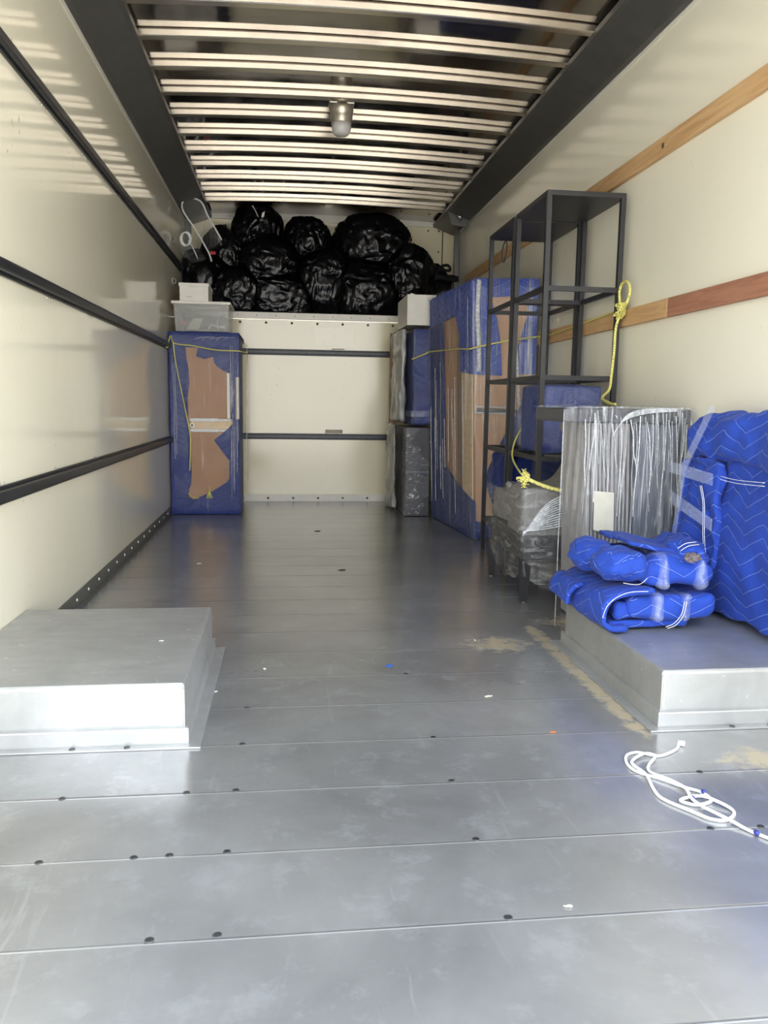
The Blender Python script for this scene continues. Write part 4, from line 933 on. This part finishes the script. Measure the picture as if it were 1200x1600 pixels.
bm = B(); wrap_wall(bm, 1.872, 1.94, 2.893, 0.02, 0.850, 20, 26, 0.008, 30, 3.0)
rows = []
for j in range(27):
    z = 0.02 + 0.83 * j / 26; rows.append([bm.verts.new((1.872 + 0.006 * noise.noise(Vector((y * 20, z * 2, 5))), y, z)) for y in [2.893 + 0.365 * k / 18 for k in range(19)]])
for r0, r1 in zip(rows, rows[1:]):
    for k in range(18): bm.faces.new((r0[k], r0[k + 1], r1[k + 1], r1[k]))
obj('side_film', bm, M['film_clear'], t, smooth=True, normals=False)
bm = B(); puff(bm, 1.868, 2.385, 2.885, 3.265, 0.842, 0.857, 0.006, (40, 30, 3), 0.008, 9, 2.0, flat_bottom=False); obj('top_film', bm, M['film_thick'], t, smooth=True)
bm = B()
tube(bm, [(1.873, 2.889, 0.02), (1.872, 2.889, 0.4), (1.873, 2.889, 0.84)], 0.0014, 6)
rnd = random.Random(21)
for k in range(30):
    x = 1.945 + 0.42 * (k + rnd.random() * .8) / 30; z1 = 0.84 - 0.05 * rnd.random(); z0 = (0.56 if 1.97 < x < 2.08 else 0.40) + 0.25 * rnd.random(); dx = -0.012 + 0.05 * rnd.random()
    tube(bm, [(x, 2.868, z1), (x + dx * .3 + .004 * rnd.random(), 2.864, z1 + (z0 - z1) * .35), (x + dx * .6 - .004 * rnd.random(), 2.864, z1 + (z0 - z1) * .7), (x + dx, 2.869, z0)], 0.0008 + 0.0018 * rnd.random(), 5)
for k in range(5): tube(bm, [(2.05 + .006 * k, 2.866, 0.74 + .01 * k), (2.09 + .004 * k, 2.862, 0.80 + .006 * k), (2.17, 2.861, 0.828 + .004 * k), (2.30, 2.861, 0.840 + .002 * k)], 0.0018, 5)
obj('gathered_film_and_glints', bm, M['film_glint'], t, smooth=True)  # whitish tubes stand in for highlights on the film's vertical wrinkles

# ------------------------------------------------------------------ blanket-wrapped headboard at right
t = thing('wrapped_headboard', (2.33, 2.4, 0.158), 'tall bright blue quilted-blanket wrapped flat piece standing on the right wheel box', 'headboard')
bm = B()
def wv(p): return Vector((p.x + 0.016 * math.sin(p.z * 9 + p.y * 3) * (1 if p.x < 2.33 else 0), p.y, p.z))
puff(bm, 2.262, 2.392, 1.985, 2.715, 0.160, 0.70, 0.03, (10, 40, 34), 0.02, 5, 1.0, wv); obj('moving_blanket', bm, M['blanket'], t, smooth=True)
bm = B(); puff(bm, 2.215, 2.392, 1.98, 2.72, 0.655, 0.853, 0.085, (18, 40, 18), 0.028, 5.5, 4.0, flat_bottom=False); obj('blanket_roll', bm, M['blanket'], t, smooth=True)
bm = B(); puff(bm, 2.228, 2.285, 2.44, 2.725, 0.30, 0.70, 0.026, (10, 20, 26), 0.035, 7, 7.0, flat_bottom=False); puff(bm, 2.225, 2.275, 2.50, 2.72, 0.30, 0.52, 0.024, (10, 18, 20), 0.03, 8, 9.0, flat_bottom=False)
obj('blanket_corner_fold', bm, M['blanket'], t, smooth=True)
for dx in (0.0, 0.010):
    bm = B(); tube(bm, [(2.222, 2.40, 0.640 - dx), (2.222, 2.30, 0.637 - dx), (2.222, 2.16, 0.643 - dx)], 0.0009, 4); obj('white_stitching', bm, M['rope_white'], t, smooth=True)
    bm = B(); tube(bm, [(2.215, 2.50 + dx, 0.60), (2.216, 2.475 + dx, 0.54), (2.22, 2.47 + dx, 0.44), (2.22, 2.45 + dx, 0.37)], 0.0009, 4); obj('white_stitching', bm, M['rope_white'], t, smooth=True)
bm = B(); sweep(bm, [(2.72, 0.612), (2.6, 0.610), (2.46, 0.60)], 0.04, 2.217, 2.2195, 2, 0.0); 
bm.free(); bm = B()
sheet(bm, [(2.725, 0.665), (2.725, 0.625), (2.43, 0.607), (2.43, 0.645)], [], 0.002, 'x', 2.212); sheet(bm, [(2.70, 0.56), (2.70, 0.515), (2.42, 0.46), (2.42, 0.50)], [], 0.002, 'x', 2.214)
sheet(bm, [(2.68, 0.33), (2.655, 0.33), (2.60, 0.64), (2.43, 0.86), (2.47, 0.86), (2.63, 0.66)], [], 0.002, 'x', 2.207)
obj('clear_tape', bm, M['tape'], t)

# ------------------------------------------------------------------ two taped blanket bundles on the wheel box
def bundle(label, parts, tapes, seams, dz=0.0, extra=None):
    t = thing('folded_blanket_bundle', (2.0, 2.48, 0.158 + dz), label, 'blanket', 'folded blue blankets taped into bundles')
    bm = B()
    for f in parts: f(bm)
    obj('blanket', bm, M['blanket'], t, smooth=True)
    for f in tapes:
        bm = B(); f(bm); obj('tape_band', bm, M['tape'], t, smooth=True)
    for s in seams:
        bm = B(); tube(bm, s, 0.0009, 5); obj('white_stitching', bm, M['rope_white'], t, smooth=True)
    if extra: extra(t)
    return t
bundle('lower folded blue moving blanket bundle lying directly on the right wheel box', [
    lambda bm: puff(bm, 1.845, 2.12, 2.335, 2.70, 0.160, 0.200, 0.018, (20, 24, 6), 0.014, 6, 1.0),
    lambda bm: puff(bm, 1.90, 2.205, 2.31, 2.68, 0.192, 0.283, 0.034, (22, 26, 10), 0.020, 6, 3.0),
    lambda bm: puff(bm, 1.86, 1.97, 2.325, 2.56, 0.185, 0.268, 0.034, (12, 18, 10), 0.018, 7, 6.0),
    lambda bm: sweep(bm, [(1.98, 0.291), (1.93, 0.290), (1.875, 0.283), (1.838, 0.262), (1.820, 0.225), (1.822, 0.190), (1.848, 0.174), (1.90, 0.173)], 0.014, 2.300, 2.70, 22, 0.010, 2.0),
    lambda bm: sweep(bm, [(1.838, 0.268), (1.812, 0.262), (1.79, 0.235), (1.785, 0.205)], 0.012, 2.52, 2.72, 12, 0.008, 4.0)],
    [lambda bm: puff(bm, 1.972, 2.026, 2.298, 2.69, 0.186, 0.292, 0.036, (8, 30, 14), 0.018, 6, 3.0), lambda bm: puff(bm, 2.075, 2.118, 2.298, 2.69, 0.186, 0.290, 0.036, (8, 30, 14), 0.018, 6, 3.0)],
    [[(1.955, 2.294, 0.296), (1.90, 2.296, 0.294), (1.858, 2.296, 0.279), (1.828, 2.296, 0.252), (1.815, 2.296, 0.215)],
     [(2.075, 2.296, 0.262), (2.066, 2.292, 0.225), (2.045, 2.294, 0.195), (2.02, 2.298, 0.182)], [(2.082, 2.296, 0.262), (2.073, 2.292, 0.222), (2.052, 2.294, 0.190), (2.027, 2.298, 0.178)]])
def ell(bm, c, r, seed, amp=0.10):
    s0 = len(bm.verts); res = bmesh.ops.create_icosphere(bm, subdivisions=4, radius=1.0)
    for v in res['verts']:
        d = v.co.copy(); k = 1 + amp * fbm(d + Vector((seed, 0, 0)), 1.8, 3)
        v.co = Vector((c[0] + d.x * r[0] * k, c[1] + d.y * r[1] * k, c[2] + d.z * r[2] * k))
def ex(t):
    bm = B(); rnd = random.Random(3)
    ell(bm, (2.112, 2.335, 0.393), (0.024, 0.02, 0.014), 3.0, 0.5); tag(obj('dirt_stain', bm, simple('brown_grime', (0.16, 0.13, 0.13), 0.9, 0, 0.4, 90), t, smooth=True), 'dark brown grimy stain')
bundle('upper folded blue moving blanket bundle with brown stain, stacked on the lower one', [
    lambda bm: puff(bm, 1.90, 2.195, 2.32, 2.66, 0.292, 0.400, 0.050, (26, 26, 14), 0.030, 6, 11.0),
    lambda bm: ell(bm, (1.905, 2.40, 0.362), (0.085, 0.10, 0.054), 1.0, 0.18),
    lambda bm: ell(bm, (1.875, 2.56, 0.365), (0.07, 0.11, 0.055), 5.0, 0.18),
    lambda bm: ell(bm, (2.135, 2.44, 0.385), (0.065, 0.11, 0.052), 7.0, 0.2),
    lambda bm: sweep(bm, [(1.93, 0.425), (2.00, 0.415), (2.06, 0.405), (2.12, 0.40), (2.17, 0.425)], 0.012, 2.40, 2.64, 14, 0.012, 7.0)],
    [lambda bm: puff(bm, 1.995, 2.045, 2.306, 2.67, 0.288, 0.408, 0.05, (8, 30, 14), 0.030, 6, 11.0), lambda bm: puff(bm, 2.115, 2.165, 2.306, 2.67, 0.288, 0.408, 0.05, (8, 30, 14), 0.030, 6, 11.0)],
    [[(2.08, 2.37, 0.415), (2.10, 2.36, 0.432), (2.135, 2.36, 0.437)], [(2.085, 2.362, 0.408), (2.105, 2.352, 0.425), (2.14, 2.352, 0.430)], [(1.985, 2.37, 0.355), (1.975, 2.345, 0.33), (1.94, 2.33, 0.31), (1.89, 2.33, 0.315)]], 0.13, ex)

# ------------------------------------------------------------------ white cord on the floor
cord = [(1.852, 1.856), (1.828, 1.824), (1.778, 1.794), (1.754, 1.796), (1.724, 1.816), (1.69, 1.802), (1.672, 1.761), (1.673, 1.724), (1.69, 1.698), (1.719, 1.671), (1.75, 1.631), (1.777, 1.605), (1.783, 1.578), (1.776, 1.561), (1.739, 1.549), (1.713, 1.567), (1.723, 1.579), (1.764, 1.58), (1.788, 1.552), (1.804, 1.525), (1.795, 1.501), (1.766, 1.482), (1.737, 1.491), (1.713, 1.525), (1.677, 1.583), (1.678, 1.632), (1.688, 1.688), (1.68, 1.739), (1.688, 1.765), (1.731, 1.799), (1.754, 1.791), (1.749, 1.775), (1.721, 1.746), (1.707, 1.716), (1.712, 1.686), (1.734, 1.655), (1.747, 1.617), (1.738, 1.573), (1.742, 1.539), (1.754, 1.497), (1.773, 1.472), (1.792, 1.44), (1.816, 1.404), (1.838, 1.364), (1.90, 1.28)]
cp = []
for k, (x, y) in enumerate(cord):
    near = sum(1 for j in range(k - 2) if (cord[j][0] - x) ** 2 + (cord[j][1] - y) ** 2 < 0.0005); cp.append((x, y, 0.0042 + 0.004 * min(near, 2)))
t = thing('tangled_rope', (1.75, 1.6, 0), 'tangled thin white cord lying on the metal floor in front of the right wheel box', 'cord')
bm = B(); tube(bm, cp, 0.0036, 8, sub=5); obj('strand', bm, M['rope_white'], t, smooth=True)
bm = B(); tube(bm, [(1.852, 1.856, 0.006), (1.862, 1.846, 0.009)], 0.007, 8); obj('knotted_end', bm, M['rope_white'], t, smooth=True)
for x, y in ((1.781, 1.60), (1.742, 1.575), (1.80, 1.425)):
    bm = B(); lathe(bm, (x, y, 0.0065), [(0.004, -0.006), (0.006, 0), (0.004, 0.006)], 8, 'y'); tag(obj('tie', bm, simple('blue_tie', (0.03, 0.04, 0.25), 0.5), t, smooth=True), 'tiny blue tie')

# ------------------------------------------------------------------ litter
def scrap(name, x, y, z, sx_, sy_, rot, mat, label, cat, seed, curl=0.004):
    bm = B(); n_ = 12; c = bm.verts.new((0, 0, 0.0025)); vs = []
    for k in range(n_):
        a_ = 2 * PI * k / n_; r = 0.75 + 0.5 * noise.noise(Vector((math.cos(a_) * 1.5, math.sin(a_) * 1.5, seed)))
        px, py = sx_ * r * math.cos(a_), sy_ * r * math.sin(a_); vs.append(bm.verts.new((px * math.cos(rot) - py * math.sin(rot), px * math.sin(rot) + py * math.cos(rot), 0.0015 + curl * abs(noise.noise(Vector((px * 90, py * 90, seed)))))))
    for k in range(n_): bm.faces.new((c, vs[k], vs[(k + 1) % n_]))
    for v in bm.verts: v.co += Vector((x, y, z))
    o = obj(name, bm, M[mat], normals=False); md = o.modifiers.new('s', 'SOLIDIFY'); md.thickness = 0.0012; return tag(o, label, cat)
scrap('leaf', 1.557, 1.962, 0, 0.014, 0.007, 0.2, 'orange', 'small dry orange leaf on the floor left of the right wheel box', 'leaf', 1)
scrap('tape_scrap', 1.193, 2.53, 0, 0.017, 0.010, 0.1, 'bluetape', 'tiny bright blue scrap in the middle of the floor', 'scrap', 2)
scrap('wood_chip', 1.34, 1.237, 0, 0.011, 0.004, -0.2, 'chip', 'pale sliver lying on the nearest part of the floor', 'chip', 3)
scrap('wood_chip', 1.448, 2.232, 0, 0.014, 0.008, 0.1, 'chip', 'pale beige chip on the floor between blue scrap and orange leaf', 'chip', 4)
scrap('leaf', 1.064, 5.323, 0, 0.030, 0.022, 0.5, 'darkleaf', 'dark crumpled leaf on the floor nearest the bulkhead', 'leaf', 5)
scrap('leaf', 1.144, 4.058, 0, 0.030, 0.016, 0.0, 'darkleaf', 'dark flat leaf in the middle of the far floor', 'leaf', 6)
scrap('paper_scrap', 0.652, 2.335, 0, 0.007, 0.006, 0.2, 'white_board', 'white crumb on the floor right beside the left wheel box', 'crumb', 7)
scrap('paper_scrap', 0.789, 2.53, 0, 0.007, 0.007, 0.2, 'white_board', 'white crumb on the floor a little right of the left wheel box', 'crumb', 8)
scrap('wood_chip', 0.40, 4.26, 0, 0.014, 0.008, 0.2, 'chip', 'pale chip on the far floor beyond the left wheel box', 'chip', 9)
scrap('paper_scrap', 1.541, 2.793, 0, 0.006, 0.005, 0.2, 'white_board', 'white crumb on the floor near the yellowish smears', 'crumb', 10)
scrap('paper_scrap', 0.498, 2.334, 0.158, 0.009, 0.003, -0.2, 'white_board', 'white crumb lying on top of the left wheel box', 'crumb', 11)
